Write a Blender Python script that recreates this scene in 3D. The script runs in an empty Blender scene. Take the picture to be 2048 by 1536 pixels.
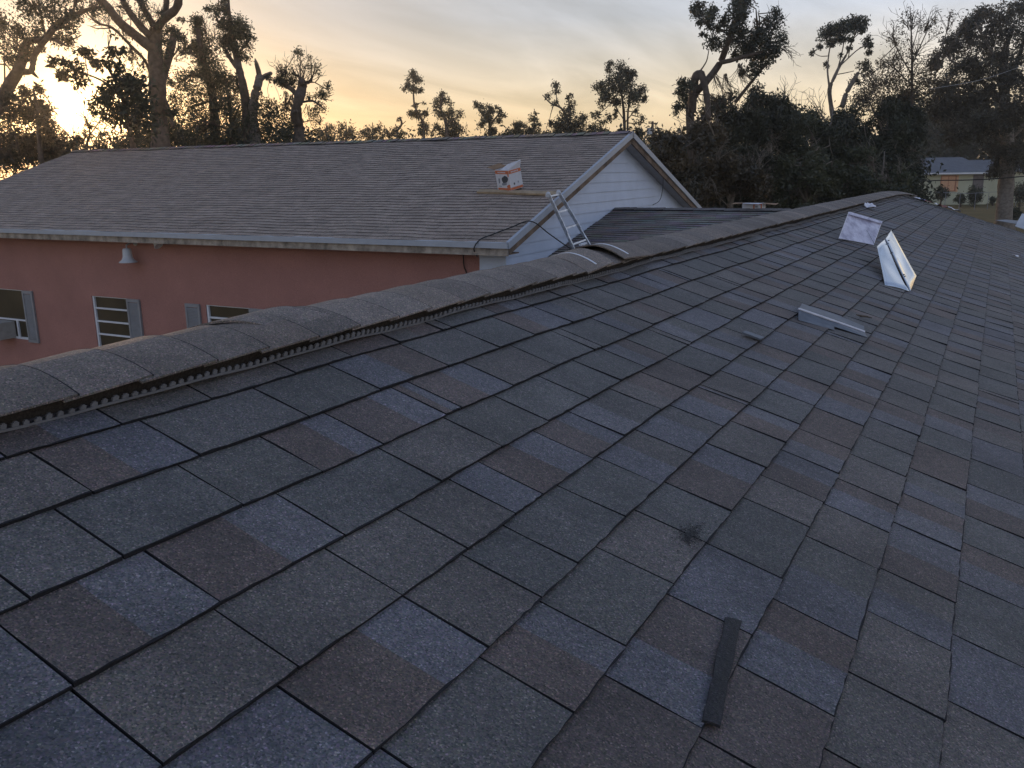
import bpy, bmesh, math, random
import numpy as np
from mathutils import Vector, Matrix

R = random.Random(7)
NR = np.random.default_rng(11)
SC = bpy.context.scene
COL = SC.collection

# ------------------------------------------------------------------ camera
F_PX, CX, CY = 1750.0, 1024.0, 768.0          # focal length in pixels of the 2048 px wide photograph
CAM = np.array([0.0, 0.0, 4.70])
def _n(v): return v / np.linalg.norm(v)
_u = _n(np.array([2052 - CX, 326 - CY, F_PX])); _b = _n(np.array([-2400 - CX, 389 - CY, F_PX]))
_up = _n(np.cross(_b, _u)); _up = _up if _up[1] < 0 else -_up
M = np.stack([np.cross(_u, _up), _u, _up])      # camera (right, down, forward) -> world (X, Y along the ridge, Z)
cam_data = bpy.data.cameras.new("camera")
cam_data.sensor_width = 36.0
cam_data.lens = 36.0 * F_PX / 2048.0
cam_data.clip_start = 0.05
cam_data.clip_end = 3000
cam = bpy.data.objects.new("camera", cam_data)
rt, dn, fw = M[:, 0], M[:, 1], M[:, 2]
cam.matrix_world = Matrix(((rt[0], -dn[0], -fw[0], CAM[0]), (rt[1], -dn[1], -fw[1], CAM[1]),
                           (rt[2], -dn[2], -fw[2], CAM[2]), (0, 0, 0, 1)))
COL.objects.link(cam)
SC.camera = cam

def ray(x, y):
    return _n(M @ np.array([x - CX, y - CY, F_PX]))
def P(x, y, d):
    return CAM + M @ np.array([(x - CX) / F_PX * d, (y - CY) / F_PX * d, d])
def proj(p):
    d = M.T @ (np.asarray(p, float) - CAM)
    return F_PX * d[0] / d[2] + CX, F_PX * d[1] / d[2] + CY, d[2]

# ------------------------------------------------------------------ sky, sun, exposure
sun_dir = ray(190, 256)
SUN_EL = math.asin(sun_dir[2]); SUN_AZ = math.atan2(sun_dir[0], sun_dir[1])
world = bpy.data.worlds.new("World"); SC.world = world
world.use_nodes = True
nt = world.node_tree; nt.nodes.clear()
def N(tree, t, **kw):
    n = tree.nodes.new(t)
    for k, v in kw.items(): setattr(n, k, v)
    return n
out = N(nt, 'ShaderNodeOutputWorld'); bg = N(nt, 'ShaderNodeBackground')
sky = N(nt, 'ShaderNodeTexSky', sky_type='NISHITA', sun_disc=False, sun_elevation=SUN_EL,
        sun_rotation=SUN_AZ, altitude=20, air_density=1.0, dust_density=0.5, ozone_density=1.5)
tc = N(nt, 'ShaderNodeTexCoord')
def math_node(tree, op, a=None, b=None, c=None):
    m = N(tree, 'ShaderNodeMath', operation=op)
    for i, v in enumerate((a, b, c)):
        if v is None: continue
        if isinstance(v, (int, float)): m.inputs[i].default_value = v
        else: tree.links.new(v, m.inputs[i])
    return m.outputs[0]
def mixc(tree, fac, a, b, mode='MIX'):
    m = N(tree, 'ShaderNodeMix', data_type='RGBA', blend_type=mode)
    for sock, v in ((m.inputs[0], fac), (m.inputs[6], a), (m.inputs[7], b)):
        if isinstance(v, (int, float)): sock.default_value = v
        elif isinstance(v, (tuple, list)): sock.default_value = (*v[:3], 1)
        else: tree.links.new(v, sock)
    return m.outputs[2]
# thin high cloud: streaks laid out on the plane of the cloud deck
sep = N(nt, 'ShaderNodeSeparateXYZ'); nt.links.new(tc.outputs['Generated'], sep.inputs[0])
zz = math_node(nt, 'ADD', math_node(nt, 'MAXIMUM', sep.outputs[2], 0.0), 0.10)
com = N(nt, 'ShaderNodeCombineXYZ')
nt.links.new(math_node(nt, 'DIVIDE', sep.outputs[0], zz), com.inputs[0])
nt.links.new(math_node(nt, 'DIVIDE', sep.outputs[1], zz), com.inputs[1])
mp = N(nt, 'ShaderNodeMapping'); mp.inputs['Rotation'].default_value = (0, 0, math.radians(38)); mp.inputs['Scale'].default_value = (0.9, 0.28, 1)
nt.links.new(com.outputs[0], mp.inputs[0])
cn = N(nt, 'ShaderNodeTexNoise'); cn.inputs['Scale'].default_value = 1.9; cn.inputs['Detail'].default_value = 7; cn.inputs['Roughness'].default_value = 0.55
cn.inputs['Distortion'].default_value = 0.6
nt.links.new(mp.outputs[0], cn.inputs['Vector'])
cr = N(nt, 'ShaderNodeValToRGB'); cr.color_ramp.elements[0].position = 0.36; cr.color_ramp.elements[1].position = 0.78
nt.links.new(cn.outputs['Fac'], cr.inputs[0])
# aureole of the low sun in that cloud
dotn = N(nt, 'ShaderNodeVectorMath', operation='DOT_PRODUCT')
nrm = N(nt, 'ShaderNodeVectorMath', operation='NORMALIZE'); nt.links.new(tc.outputs['Generated'], nrm.inputs[0])
nt.links.new(nrm.outputs[0], dotn.inputs[0]); dotn.inputs[1].default_value = tuple(sun_dir)
ang = math_node(nt, 'ARCCOSINE', math_node(nt, 'MINIMUM', dotn.outputs['Value'], 0.999999))
SKY_STRENGTH = 0.12
def glow(width, col, amount):
    e = math_node(nt, 'MULTIPLY', math_node(nt, 'EXPONENT', math_node(nt, 'DIVIDE', math_node(nt, 'MULTIPLY', ang, -1.0), width)), amount)
    v = N(nt, 'ShaderNodeVectorMath', operation='SCALE'); v.inputs[0].default_value = col; nt.links.new(e, v.inputs['Scale'])
    return v.outputs[0]
def vadd(a, b):
    v = N(nt, 'ShaderNodeVectorMath', operation='ADD'); nt.links.new(a, v.inputs[0]); nt.links.new(b, v.inputs[1]); return v.outputs[0]
skyc = N(nt, 'ShaderNodeVectorMath', operation='MULTIPLY'); nt.links.new(sky.outputs[0], skyc.inputs[0]); skyc.inputs[1].default_value = (0.42, 0.42, 0.42)
# the veil of high cloud: pale near the horizon, dimmer and bluer overhead, thinned where the low sun burns through
vr = N(nt, 'ShaderNodeValToRGB'); ve = vr.color_ramp.elements
for _ in range(3): ve.new(0.5)
for k_, (p_, c_) in enumerate([(0.0, (.95, .70, .44)), (.06, (1.06, .85, .60)), (.155, (.64, .67, .78)), (.45, (.33, .41, .60)), (1.0, (.20, .265, .44))]):
    ve[k_].position = p_; ve[k_].color = (*c_, 1)
nt.links.new(sep.outputs[2], vr.inputs[0])
thin = math_node(nt, 'EXPONENT', math_node(nt, 'MULTIPLY', math_node(nt, 'POWER', math_node(nt, 'DIVIDE', ang, 0.7), 2.0), -1.0))
veil_amt = math_node(nt, 'MULTIPLY', math_node(nt, 'MULTIPLY_ADD', cr.outputs[0], 0.60, 0.80), math_node(nt, 'MULTIPLY_ADD', thin, -0.62, 1.0))
veil = N(nt, 'ShaderNodeVectorMath', operation='SCALE'); nt.links.new(vr.outputs[0], veil.inputs[0])
nt.links.new(math_node(nt, 'MULTIPLY', veil_amt, 1.0 / SKY_STRENGTH), veil.inputs['Scale'])
tot = vadd(vadd(skyc.outputs[0], veil.outputs[0]), vadd(glow(0.05, (1.0, 0.74, 0.38), 26.0), glow(0.25, (1.0, 0.78, 0.50), 3.0)))
nt.links.new(tot, bg.inputs['Color']); bg.inputs['Strength'].default_value = SKY_STRENGTH
nt.links.new(bg.outputs[0], out.inputs[0])

sun_data = bpy.data.lights.new("sun", 'SUN'); sun_data.energy = 1.2; sun_data.angle = math.radians(0.6); sun_data.color = (1.0, 0.62, 0.32)
sun = bpy.data.objects.new("sun", sun_data); COL.objects.link(sun)
sun.rotation_euler = Vector(sun_dir).to_track_quat('Z', 'Y').to_euler(); sun.location = (-60, 40, 40)

vs = SC.view_settings
vs.view_transform = 'Standard'; vs.look = 'None'; vs.exposure = 0.0; vs.gamma = 1.0; vs.use_curve_mapping = False
SC.render.engine = 'CYCLES'
SC.cycles.use_denoising = True
SC.cycles.max_bounces = 6
SC.cycles.transparent_max_bounces = 6
SC.render.film_transparent = False

# ------------------------------------------------------------------ helpers
def link(o, parent=None):
    COL.objects.link(o)
    if parent is not None: o.parent = parent
    return o
def tag(o, label=None, cat=None, group=None, kind=None):
    for k, v in (('label', label), ('category', cat), ('group', group), ('kind', kind)):
        if v: o[k] = v
    return o
def empty(name, loc=(0, 0, 0)):
    o = bpy.data.objects.new(name, None); o.location = loc; o.empty_display_size = 0.2
    return link(o)
class MB:
    """collects faces; build() links them as one mesh object (world coordinates, or local to an Empty's frame)"""
    def __init__(s): s.v = []; s.f = []; s.m = []; s.c = []
    def face(s, pts, mat=0, col=None):
        i = len(s.v); s.v += [tuple(map(float, p)) for p in pts]; s.f.append(tuple(range(i, i + len(pts)))); s.m.append(mat); s.c.append(col)
    def quads(s, verts, faces, mat=0, col=None):
        i = len(s.v); s.v += [tuple(map(float, p)) for p in verts]
        for f in faces: s.f.append(tuple(i + k for k in f)); s.m.append(mat); s.c.append(col)
    def hexa(s, b, t, mat=0, col=None):
        """b, t: four bottom and four top corners, same winding"""
        s.quads(list(b) + list(t), [(3, 2, 1, 0), (4, 5, 6, 7), (0, 1, 5, 4), (1, 2, 6, 5), (2, 3, 7, 6), (3, 0, 4, 7)], mat, col)
    def box(s, x0, x1, y0, y1, z0, z1, mat=0, col=None):
        s.hexa([(x0, y0, z0), (x1, y0, z0), (x1, y1, z0), (x0, y1, z0)], [(x0, y0, z1), (x1, y0, z1), (x1, y1, z1), (x0, y1, z1)], mat, col)
    def bar(s, a, b, w, h, up=(0, 0, 1), mat=0):
        a = np.array(a, float); b = np.array(b, float); d = _n(b - a); upv = np.array(up, float)
        sd = np.cross(d, upv); sd = _n(sd) * w / 2; uu = _n(np.cross(sd, d)) * h / 2
        s.hexa([a - sd - uu, a + sd - uu, a + sd + uu, a - sd + uu], [b - sd - uu, b + sd - uu, b + sd + uu, b - sd + uu], mat)
    def tube(s, pts, rad, n=6, mat=0, cap=True):
        pts = np.array(pts, float); k = len(pts)
        if not hasattr(rad, '__len__'): rad = [rad] * k
        tg = np.gradient(pts, axis=0); tg /= np.linalg.norm(tg, axis=1)[:, None] + 1e-9
        ref = np.array([0.31, 0.22, 0.92]); vs_ = []
        for i in range(k):
            a = np.cross(tg[i], ref); a = _n(a); b = np.cross(tg[i], a)
            for j in range(n):
                t = 2 * math.pi * j / n
                vs_.append(pts[i] + rad[i] * (math.cos(t) * a + math.sin(t) * b))
        fs = [(i * n + j, i * n + (j + 1) % n, (i + 1) * n + (j + 1) % n, (i + 1) * n + j) for i in range(k - 1) for j in range(n)]
        if cap: fs += [tuple(range(n))[::-1], tuple(range((k - 1) * n, k * n))]
        s.quads(vs_, fs, mat)
    def lathe(s, prof, n=16, org=(0, 0, 0), axis=None, mat=0):
        """prof: (radius, height) pairs; axis a 3x3 frame"""
        A = np.eye(3) if axis is None else np.asarray(axis, float); o = np.array(org, float); vs_ = []
        for r, h in prof:
            for j in range(n):
                t = 2 * math.pi * j / n; vs_.append(o + A @ np.array([r * math.cos(t), r * math.sin(t), h]))
        k = len(prof)
        fs = [(i * n + j, i * n + (j + 1) % n, (i + 1) * n + (j + 1) % n, (i + 1) * n + j) for i in range(k - 1) for j in range(n)]
        fs += [tuple(range(n))[::-1], tuple(range((k - 1) * n, k * n))]
        s.quads(vs_, fs, mat)
    def sheet(s, top, thick, mat=0, nrm=None):
        """top: rows of points (a grid); a thin solid sheet of that thickness"""
        g = np.array(top, float); r, c = g.shape[:2]
        if nrm is None:
            nn = np.cross(g[-1, 0] - g[0, 0], g[0, -1] - g[0, 0]); nn = _n(nn)
        else: nn = np.array(nrm, float)
        gt = g.reshape(-1, 3); gb = gt - nn * thick
        vs_ = np.concatenate([gt, gb]); o = r * c; fs = []
        for i in range(r - 1):
            for j in range(c - 1):
                a, b, cc, d = i * c + j, i * c + j + 1, (i + 1) * c + j + 1, (i + 1) * c + j
                fs += [(a, d, cc, b), (a + o, b + o, cc + o, d + o)]
        for j in range(c - 1):
            fs += [(j, j + 1, j + 1 + o, j + o), ((r - 1) * c + j + 1, (r - 1) * c + j, (r - 1) * c + j + o, (r - 1) * c + j + 1 + o)]
        for i in range(r - 1):
            fs += [((i + 1) * c, i * c, i * c + o, (i + 1) * c + o), (i * c + c - 1, (i + 1) * c + c - 1, (i + 1) * c + c - 1 + o, i * c + c - 1 + o)]
        s.quads(vs_, fs, mat)
    def build(s, name, mats, parent=None, smooth=False):
        me = bpy.data.meshes.new(name); me.from_pydata(s.v, [], s.f)
        if not isinstance(mats, (list, tuple)): mats = [mats]
        for m in mats: me.materials.append(m)
        if len(mats) > 1: me.polygons.foreach_set('material_index', s.m)
        if any(c is not None for c in s.c):
            at = me.attributes.new('tint', 'FLOAT_COLOR', 'FACE')
            at.data.foreach_set('color', np.array([(*(c or (.1, .1, .1)), 1) for c in s.c], dtype=np.float32).ravel())
        if smooth: me.polygons.foreach_set('use_smooth', [True] * len(s.f))
        me.update()
        return link(bpy.data.objects.new(name, me), parent)

# ------------------------------------------------------------------ materials
def mat(name):
    m = bpy.data.materials.new(name); m.use_nodes = True; t = m.node_tree
    return m, t, t.nodes['Principled BSDF']
def noise(t, scale, detail=3, vec=None, rough=0.5):
    n = N(t, 'ShaderNodeTexNoise'); n.inputs['Scale'].default_value = scale; n.inputs['Detail'].default_value = detail; n.inputs['Roughness'].default_value = rough
    if vec is not None: t.links.new(vec, n.inputs['Vector'])
    return n
def ramp(t, src, stops):
    r = N(t, 'ShaderNodeValToRGB'); e = r.color_ramp.elements
    while len(e) < len(stops): e.new(0.5)
    for k, (p_, c) in enumerate(stops):
        e[k].position = p_; e[k].color = (*(c if hasattr(c, '__len__') else (c, c, c)), 1)
    t.links.new(src, r.inputs[0]); return r.outputs[0]
def bump(t, b, src, strength, dist):
    n = N(t, 'ShaderNodeBump'); n.inputs['Strength'].default_value = strength; n.inputs['Distance'].default_value = dist
    t.links.new(src, n.inputs['Height']); t.links.new(n.outputs[0], b.inputs['Normal'])
def plain(name, col, rough=0.7, metal=0.0, var=0.25, scale=6.0, spec=0.35, bumpd=0.0):
    m, t, b = mat(name)
    g = N(t, 'ShaderNodeNewGeometry')
    n = noise(t, scale, 5, g.outputs['Position'], 0.6)
    lo = tuple(c * (1 - var) for c in col); hi = tuple(min(1, c * (1 + var)) for c in col)
    t.links.new(ramp(t, n.outputs['Fac'], [(0.3, lo), (0.7, hi)]), b.inputs['Base Color'])
    b.inputs['Roughness'].default_value = rough; b.inputs['Metallic'].default_value = metal; b.inputs['Specular IOR Level'].default_value = spec
    if bumpd: bump(t, b, noise(t, scale * 12, 4, g.outputs['Position']).outputs['Fac'], 0.5, bumpd)
    return m

def shingle_mat(name, gran_scale, contrast=1.0, blotch=0.25):
    """mineral granules over the tint of each tab"""
    m, t, b = mat(name)
    g = N(t, 'ShaderNodeNewGeometry'); at = N(t, 'ShaderNodeAttribute', attribute_name='tint')
    v = N(t, 'ShaderNodeTexVoronoi', feature='F1'); v.inputs['Scale'].default_value = gran_scale; t.links.new(g.outputs['Position'], v.inputs['Vector'])
    sepc = N(t, 'ShaderNodeSeparateColor'); t.links.new(v.outputs['Color'], sepc.inputs[0])
    c = contrast
    gr = ramp(t, sepc.outputs[0], [(0.0, 1 - .75 * c), (0.12, 1 - .35 * c), (0.5, 1.0), (0.86, 1 + .35 * c), (0.96, 1 + .9 * c), (1.0, 1 + 1.9 * c)])
    hue = mixc(t, 0.22, (1, 1, 1), v.outputs['Color'])
    big = ramp(t, noise(t, 5.0, 4, g.outputs['Position'], 0.6).outputs['Fac'], [(0.3, 1 - blotch), (0.7, 1 + blotch)])
    fine = ramp(t, noise(t, 60.0, 3, g.outputs['Position'], 0.6).outputs['Fac'], [(0.3, 0.86), (0.7, 1.14)])
    col = mixc(t, 1.0, mixc(t, 1.0, at.outputs['Color'], gr, 'MULTIPLY'), big, 'MULTIPLY')
    stn = N(t, 'ShaderNodeMapping'); stn.inputs['Scale'].default_value = (1.0, 2.6, 1.0); t.links.new(g.outputs['Position'], stn.inputs[0])
    scuff = ramp(t, noise(t, 1.7, 6, stn.outputs[0], 0.68).outputs['Fac'], [(0.36, 0.80), (0.52, 1.0), (0.74, 1.10)])
    col = mixc(t, 1.0, mixc(t, 1.0, mixc(t, 1.0, col, fine, 'MULTIPLY'), scuff, 'MULTIPLY'), hue, 'MULTIPLY')
    t.links.new(col, b.inputs['Base Color'])
    b.inputs['Roughness'].default_value = 0.68; b.inputs['Specular IOR Level'].default_value = 0.36
    bump(t, b, v.outputs['Distance'], 0.5, 0.5 / gran_scale)
    return m
M_SH = shingle_mat('asphalt_granules', 430.0, 0.74, 0.2)
M_SHF = shingle_mat('asphalt_granules_weathered', 120.0, 0.5, 0.14)
M_EDGE = plain('asphalt_edge_and_seam_shade', (0.014, 0.014, 0.017), 0.9, var=0.5, scale=300)  # black asphalt edges; also the painted seam shadow on cap pieces
M_EDGEF = plain('weathered_shingle_edge', (0.055, 0.048, 0.043), 0.9, var=0.5, scale=60)
M_FELT = plain('roofing_felt', (0.010, 0.010, 0.012), 0.95, var=0.3, scale=90)
M_SCRAP = plain('black_asphalt_scrap', (0.017, 0.017, 0.02), 0.9, var=0.9, scale=420, bumpd=0.002)
M_VENT = plain('grey_vent_plastic', (0.19, 0.19, 0.20), 0.5, var=0.15, scale=40)
M_MESH = plain('dark_vent_filter', (0.045, 0.038, 0.034), 0.95, var=0.5, scale=200)
M_WHITE = plain('white_paint', (0.66, 0.68, 0.72), 0.6, var=0.07, scale=3)
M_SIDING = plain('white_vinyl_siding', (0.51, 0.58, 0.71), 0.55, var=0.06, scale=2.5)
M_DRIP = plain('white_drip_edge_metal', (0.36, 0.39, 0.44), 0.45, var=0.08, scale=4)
M_SOFFIT = plain('grey_soffit', (0.36, 0.35, 0.35), 0.7, var=0.15, scale=4)
M_WOOD = plain('stained_bare_fascia', (0.17, 0.12, 0.085), 0.85, var=0.55, scale=3.5, bumpd=0.004)
M_PEEL = plain('dirty_peeling_fascia', (0.30, 0.26, 0.22), 0.85, var=0.6, scale=5)
M_PLANK = plain('raw_plank', (0.33, 0.25, 0.16), 0.8, var=0.3, scale=6, bumpd=0.003)
M_ALU = plain('scuffed_aluminium', (0.55, 0.57, 0.60), 0.4, 0.7, var=0.35, scale=14)
M_GALV = plain('galvanised_sheet', (0.12, 0.135, 0.16), 0.5, 0.25, var=0.2, scale=30)
M_MIRROR = plain('bright_sheet_metal', (0.62, 0.65, 0.68), 0.05, 1.0, var=0.06, scale=8)
M_CABLE = plain('black_cable', (0.02, 0.02, 0.02), 0.6)
M_SHUT = plain('grey_shutter', (0.25, 0.255, 0.27), 0.6, var=0.12, scale=5)
M_CARD = plain('brown_cardboard', (0.24, 0.15, 0.085), 0.85, var=0.2, scale=9)
M_BOXW = plain('white_printed_card', (0.55, 0.56, 0.60), 0.6, var=0.07, scale=12)
M_ORANGE = plain('orange_print', (0.50, 0.15, 0.07), 0.6, var=0.1, scale=20)
M_INK = plain('dark_print', (0.06, 0.065, 0.075), 0.6, var=0.2, scale=30)
M_INKG = plain('grey_print', (0.22, 0.24, 0.28), 0.6, var=0.2, scale=30)
M_AC = plain('beige_metal', (0.34, 0.33, 0.31), 0.6, var=0.15, scale=8)
M_PLASTIC_GLINT = plain('white_plastic_and_highlight', (0.70, 0.70, 0.76), 0.4, var=0.1, scale=30)
M_RED = plain('red_wrapper_film', (0.20, 0.045, 0.035), 0.5, var=0.5, scale=18)
M_BLUE = plain('blue_wrapper_film', (0.10, 0.13, 0.25), 0.5, var=0.5, scale=18)
M_POLE = plain('weathered_pole', (0.12, 0.08, 0.06), 0.9, var=0.3, scale=6)
M_GREY = plain('pale_grey_metal', (0.45, 0.47, 0.5), 0.5, var=0.1)
M_BARK = plain('grey_brown_bark', (0.085, 0.066, 0.052), 0.95, var=0.5, scale=5, bumpd=0.03)
M_BARKP = plain('pale_bark', (0.17, 0.145, 0.12), 0.95, var=0.4, scale=6, bumpd=0.02)
M_TAR = plain('tar', (0.008, 0.008, 0.009), 0.6, var=0.4, scale=200)

def film_mat():
    m, t, b = mat('hazy_white_film')
    g = N(t, 'ShaderNodeNewGeometry'); n = noise(t, 16, 6, g.outputs['Position'], 0.65)
    t.links.new(ramp(t, n.outputs['Fac'], [(0.34, (0.34, 0.32, 0.42)), (0.6, (0.66, 0.64, 0.74))]), b.inputs['Base Color'])
    b.inputs['Roughness'].default_value = 0.3; b.inputs['Metallic'].default_value = 0.15
    return m
M_FILM = film_mat()
def glass_mat():
    m, t, b = mat('dark_window_glass')
    g = N(t, 'ShaderNodeNewGeometry')
    t.links.new(ramp(t, noise(t, 1.5, 2, g.outputs['Position']).outputs['Fac'], [(0.3, (0.045, 0.036, 0.022)), (0.7, (0.075, 0.058, 0.036))]), b.inputs['Base Color'])
    b.inputs['Roughness'].default_value = 0.35; b.inputs['Specular IOR Level'].default_value = 0.3
    return m
M_GLASS = glass_mat()
def stucco_mat():
    m, t, b = mat('salmon_stucco')
    g = N(t, 'ShaderNodeNewGeometry'); n1 = noise(t, 0.8, 4, g.outputs['Position'], 0.6); n2 = noise(t, 70, 4, g.outputs['Position'], 0.7)
    c = ramp(t, n1.outputs['Fac'], [(0.3, (0.325, 0.165, 0.142)), (0.7, (0.41, 0.207, 0.176))])
    c = mixc(t, 1.0, c, ramp(t, n2.outputs['Fac'], [(0.25, 0.72), (0.75, 1.25)]), 'MULTIPLY')
    t.links.new(c, b.inputs['Base Color']); b.inputs['Roughness'].default_value = 0.9; b.inputs['Specular IOR Level'].default_value = 0.2
    bump(t, b, n2.outputs['Fac'], 0.7, 0.012)
    return m
M_STUCCO = stucco_mat()
def ground_mat():
    m, t, b = mat('dry_lawn')
    g = N(t, 'ShaderNodeNewGeometry'); n1 = noise(t, 0.15, 5, g.outputs['Position'], 0.65); n2 = noise(t, 6, 4, g.outputs['Position'], 0.7)
    c = ramp(t, n1.outputs['Fac'], [(0.3, (0.075, 0.07, 0.028)), (0.55, (0.16, 0.115, 0.05)), (0.75, (0.11, 0.10, 0.04))])
    c = mixc(t, 1.0, c, ramp(t, n2.outputs['Fac'], [(0.3, 0.7), (0.7, 1.25)]), 'MULTIPLY')
    t.links.new(c, b.inputs['Base Color']); b.inputs['Roughness'].default_value = 0.95; b.inputs['Specular IOR Level'].default_value = 0.1
    bump(t, b, n2.outputs['Fac'], 0.8, 0.06)
    return m
def leaf_mat(name, lo, hi, trans=0.35):
    m = bpy.data.materials.new(name); m.use_nodes = True; t = m.node_tree; t.nodes.clear()
    o = N(t, 'ShaderNodeOutputMaterial'); at = N(t, 'ShaderNodeAttribute', attribute_name='tint')
    sc_ = N(t, 'ShaderNodeSeparateColor'); t.links.new(at.outputs['Color'], sc_.inputs[0])
    c = mixc(t, sc_.outputs[0], lo, hi)
    d = N(t, 'ShaderNodeBsdfDiffuse'); tr = N(t, 'ShaderNodeBsdfTranslucent'); mx = N(t, 'ShaderNodeMixShader'); mx.inputs[0].default_value = trans
    gl = N(t, 'ShaderNodeBsdfGlossy'); gl.inputs['Roughness'].default_value = 0.45; mx2 = N(t, 'ShaderNodeMixShader'); mx2.inputs[0].default_value = 0.05
    t.links.new(c, d.inputs[0]); t.links.new(c, tr.inputs[0]); t.links.new(d.outputs[0], mx.inputs[1]); t.links.new(tr.outputs[0], mx.inputs[2])
    t.links.new(mx.outputs[0], mx2.inputs[1]); t.links.new(gl.outputs[0], mx2.inputs[2]); t.links.new(mx2.outputs[0], o.inputs[0])
    return m
L_DARK = leaf_mat('dark_leaf', (0.018, 0.025, 0.014), (0.048, 0.058, 0.030))
L_MID = leaf_mat('green_leaf', (0.028, 0.036, 0.018), (0.080, 0.088, 0.042))
L_BROWN = leaf_mat('autumn_leaf', (0.034, 0.032, 0.018), (0.105, 0.078, 0.042))
L_OAK = leaf_mat('dull_oak_leaf', (0.020, 0.024, 0.014), (0.066, 0.054, 0.030))
L_PALE = leaf_mat('pale_backlit_leaf', (0.06, 0.065, 0.03), (0.15, 0.14, 0.065))

# ------------------------------------------------------------------ ground
g = MB(); g.face([(-600, -600, 0), (600, -600, 0), (600, 600, 0), (-600, 600, 0)])
tag(g.build('ground', ground_mat()), kind='structure')

# ------------------------------------------------------------------ the house whose roof fills the foreground
TH = math.radians(18.013); T0 = np.array([-1.241, 0.0, 4.302]); EXPO = 0.143; Y_END = 13.7; U_RIDGE = -0.185; U_EAVE = 4.9
NRM = np.array([math.sin(TH), 0, math.cos(TH)])
def sag(u, y):
    s = 0.0014 * math.sin(2 * math.pi * y / 0.63 + 0.5 * u) + 0.0022 * math.sin(2 * math.pi * y / 1.71 + 1.1 * u + 1.0)
    s += 0.0025 * math.sin(2 * math.pi * u / 0.9 + 0.7 * y)
    if y > 11: s -= (y - 11) ** 2 * 0.012
    return s
def rp(u, y, off=0.0):
    """a point of the near slope: u metres below the top course, y along the ridge; the courses taper slightly"""
    ue = u * (1 - 0.0172 * (min(max(y, -3), Y_END) - 1.2)) if u > 0 else u
    o = off + sag(u, y)
    return np.array([T0[0] + ue * math.cos(TH), y, T0[2] - ue * math.sin(TH)]) + NRM * o
house = empty('shingled_house', (-1.4, 5.0, 0))
def attach(o, root):
    """child given in world coordinates"""
    o.parent = root; o.matrix_parent_inverse = Matrix.Translation(-Vector(root.location)); return o
tag(house, 'low house under the grey brown shingle roof that fills the foreground', 'house')
mb = MB()
for side in (0, 1):
    us = np.linspace(U_RIDGE, U_EAVE, 24); ys = np.linspace(-3.0, Y_END, 60)
    for i in range(len(us) - 1):
        for j in range(len(ys) - 1):
            q = [rp(us[i], ys[j], -.014), rp(us[i + 1], ys[j], -.014), rp(us[i + 1], ys[j + 1], -.014), rp(us[i], ys[j + 1], -.014)]
            if side: q = [np.array([2 * -1.417 - p_[0], p_[1], p_[2]]) for p_ in q][::-1]
            mb.face(q)
roof = attach(mb.build('roof', M_FELT), house)
mb = MB(); mb.box(-5.4, 2.55, -2.6, Y_END - 0.35, 0, 2.55)
for y in (-2.6, Y_END - 0.35):
    s = 0.1 if y < 0 else -0.1
    mb.hexa([(-5.4, y, 2.552), (2.55, y, 2.552), (2.55, y + s, 2.552), (-5.4, y + s, 2.552)], [(-1.45, y, 4.05), (-1.38, y, 4.05), (-1.38, y + s, 4.05), (-1.45, y + s, 4.05)])
attach(mb.build('wall', M_SIDING), house)

GREY = [(0.125, 0.115, 0.107), (0.114, 0.110, 0.103), (0.131, 0.118, 0.109), (0.110, 0.108, 0.104), (0.121, 0.115, 0.110)]
BLUE = [(0.131, 0.129, 0.142), (0.124, 0.123, 0.135), (0.138, 0.135, 0.144)]
BROWN = [(0.120, 0.097, 0.088), (0.110, 0.091, 0.084), (0.128, 0.103, 0.092)]
def tone(ch):
    c = R.choice({'g': GREY, 'b': BLUE, 'r': BROWN}[ch]); k = R.uniform(.9, 1.1); return tuple(x * k for x in c)
# where the joints fall in the first courses, and how the tabs there are blended (near half, far half)
CUTS = {1: [.72, .912, 1.167, 1.38, 1.632, 1.864, 2.053, 2.29], 2: [.534, .662, .869, 1.045, 1.21, 1.418],
        3: [.489, .694, .938, 1.197, 1.409, 1.61], 4: [.487, .684, .893, 1.068, 1.222, 1.323, 1.543, 1.715], 5: [.649, .897, 1.053, 1.18, 1.383],
        6: [.875, 1.05, 1.257, 1.434, 1.601, 1.886], 7: [.977, 1.23, 1.442, 1.698, 1.847, 2.045, 2.251], 8: [1.152, 1.373, 1.663, 1.851, 2.027, 2.235],
        9: [1.283, 1.494, 1.684, 1.93, 2.13], 10: [1.35, 1.57, 1.80, 2.0]}
MIX = {1: ['g', 'rb', 'g', 'g', 'br', 'g', 'g', 'rb'], 2: ['g', 'g', 'g', 'g', 'rb', 'rb'], 3: ['b', 'rb', 'rb', 'g', 'g', 'g'],
       4: ['b', 'g', 'g', 'g', 'g', 'b', 'rb', 'rb'], 5: ['b', 'rb', 'g', 'g', 'g', 'br'], 6: ['g', 'rb', 'g', 'g', 'g', 'rb'],
       7: ['r', 'br', 'b', 'g', 'g', 'rb', 'br'], 8: ['r', 'br', 'bg', 'g', 'br', 'g'], 9: ['g', 'g', 'bg', 'rb', 'br'], 10: ['g', 'b', 'g', 'br']}
def rand_mix():
    return R.choices(['g', 'rb', 'br', 'b', 'r', 'bg', 'gr'], [44, 16, 12, 8, 6, 8, 6])[0]
tabs = []
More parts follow.
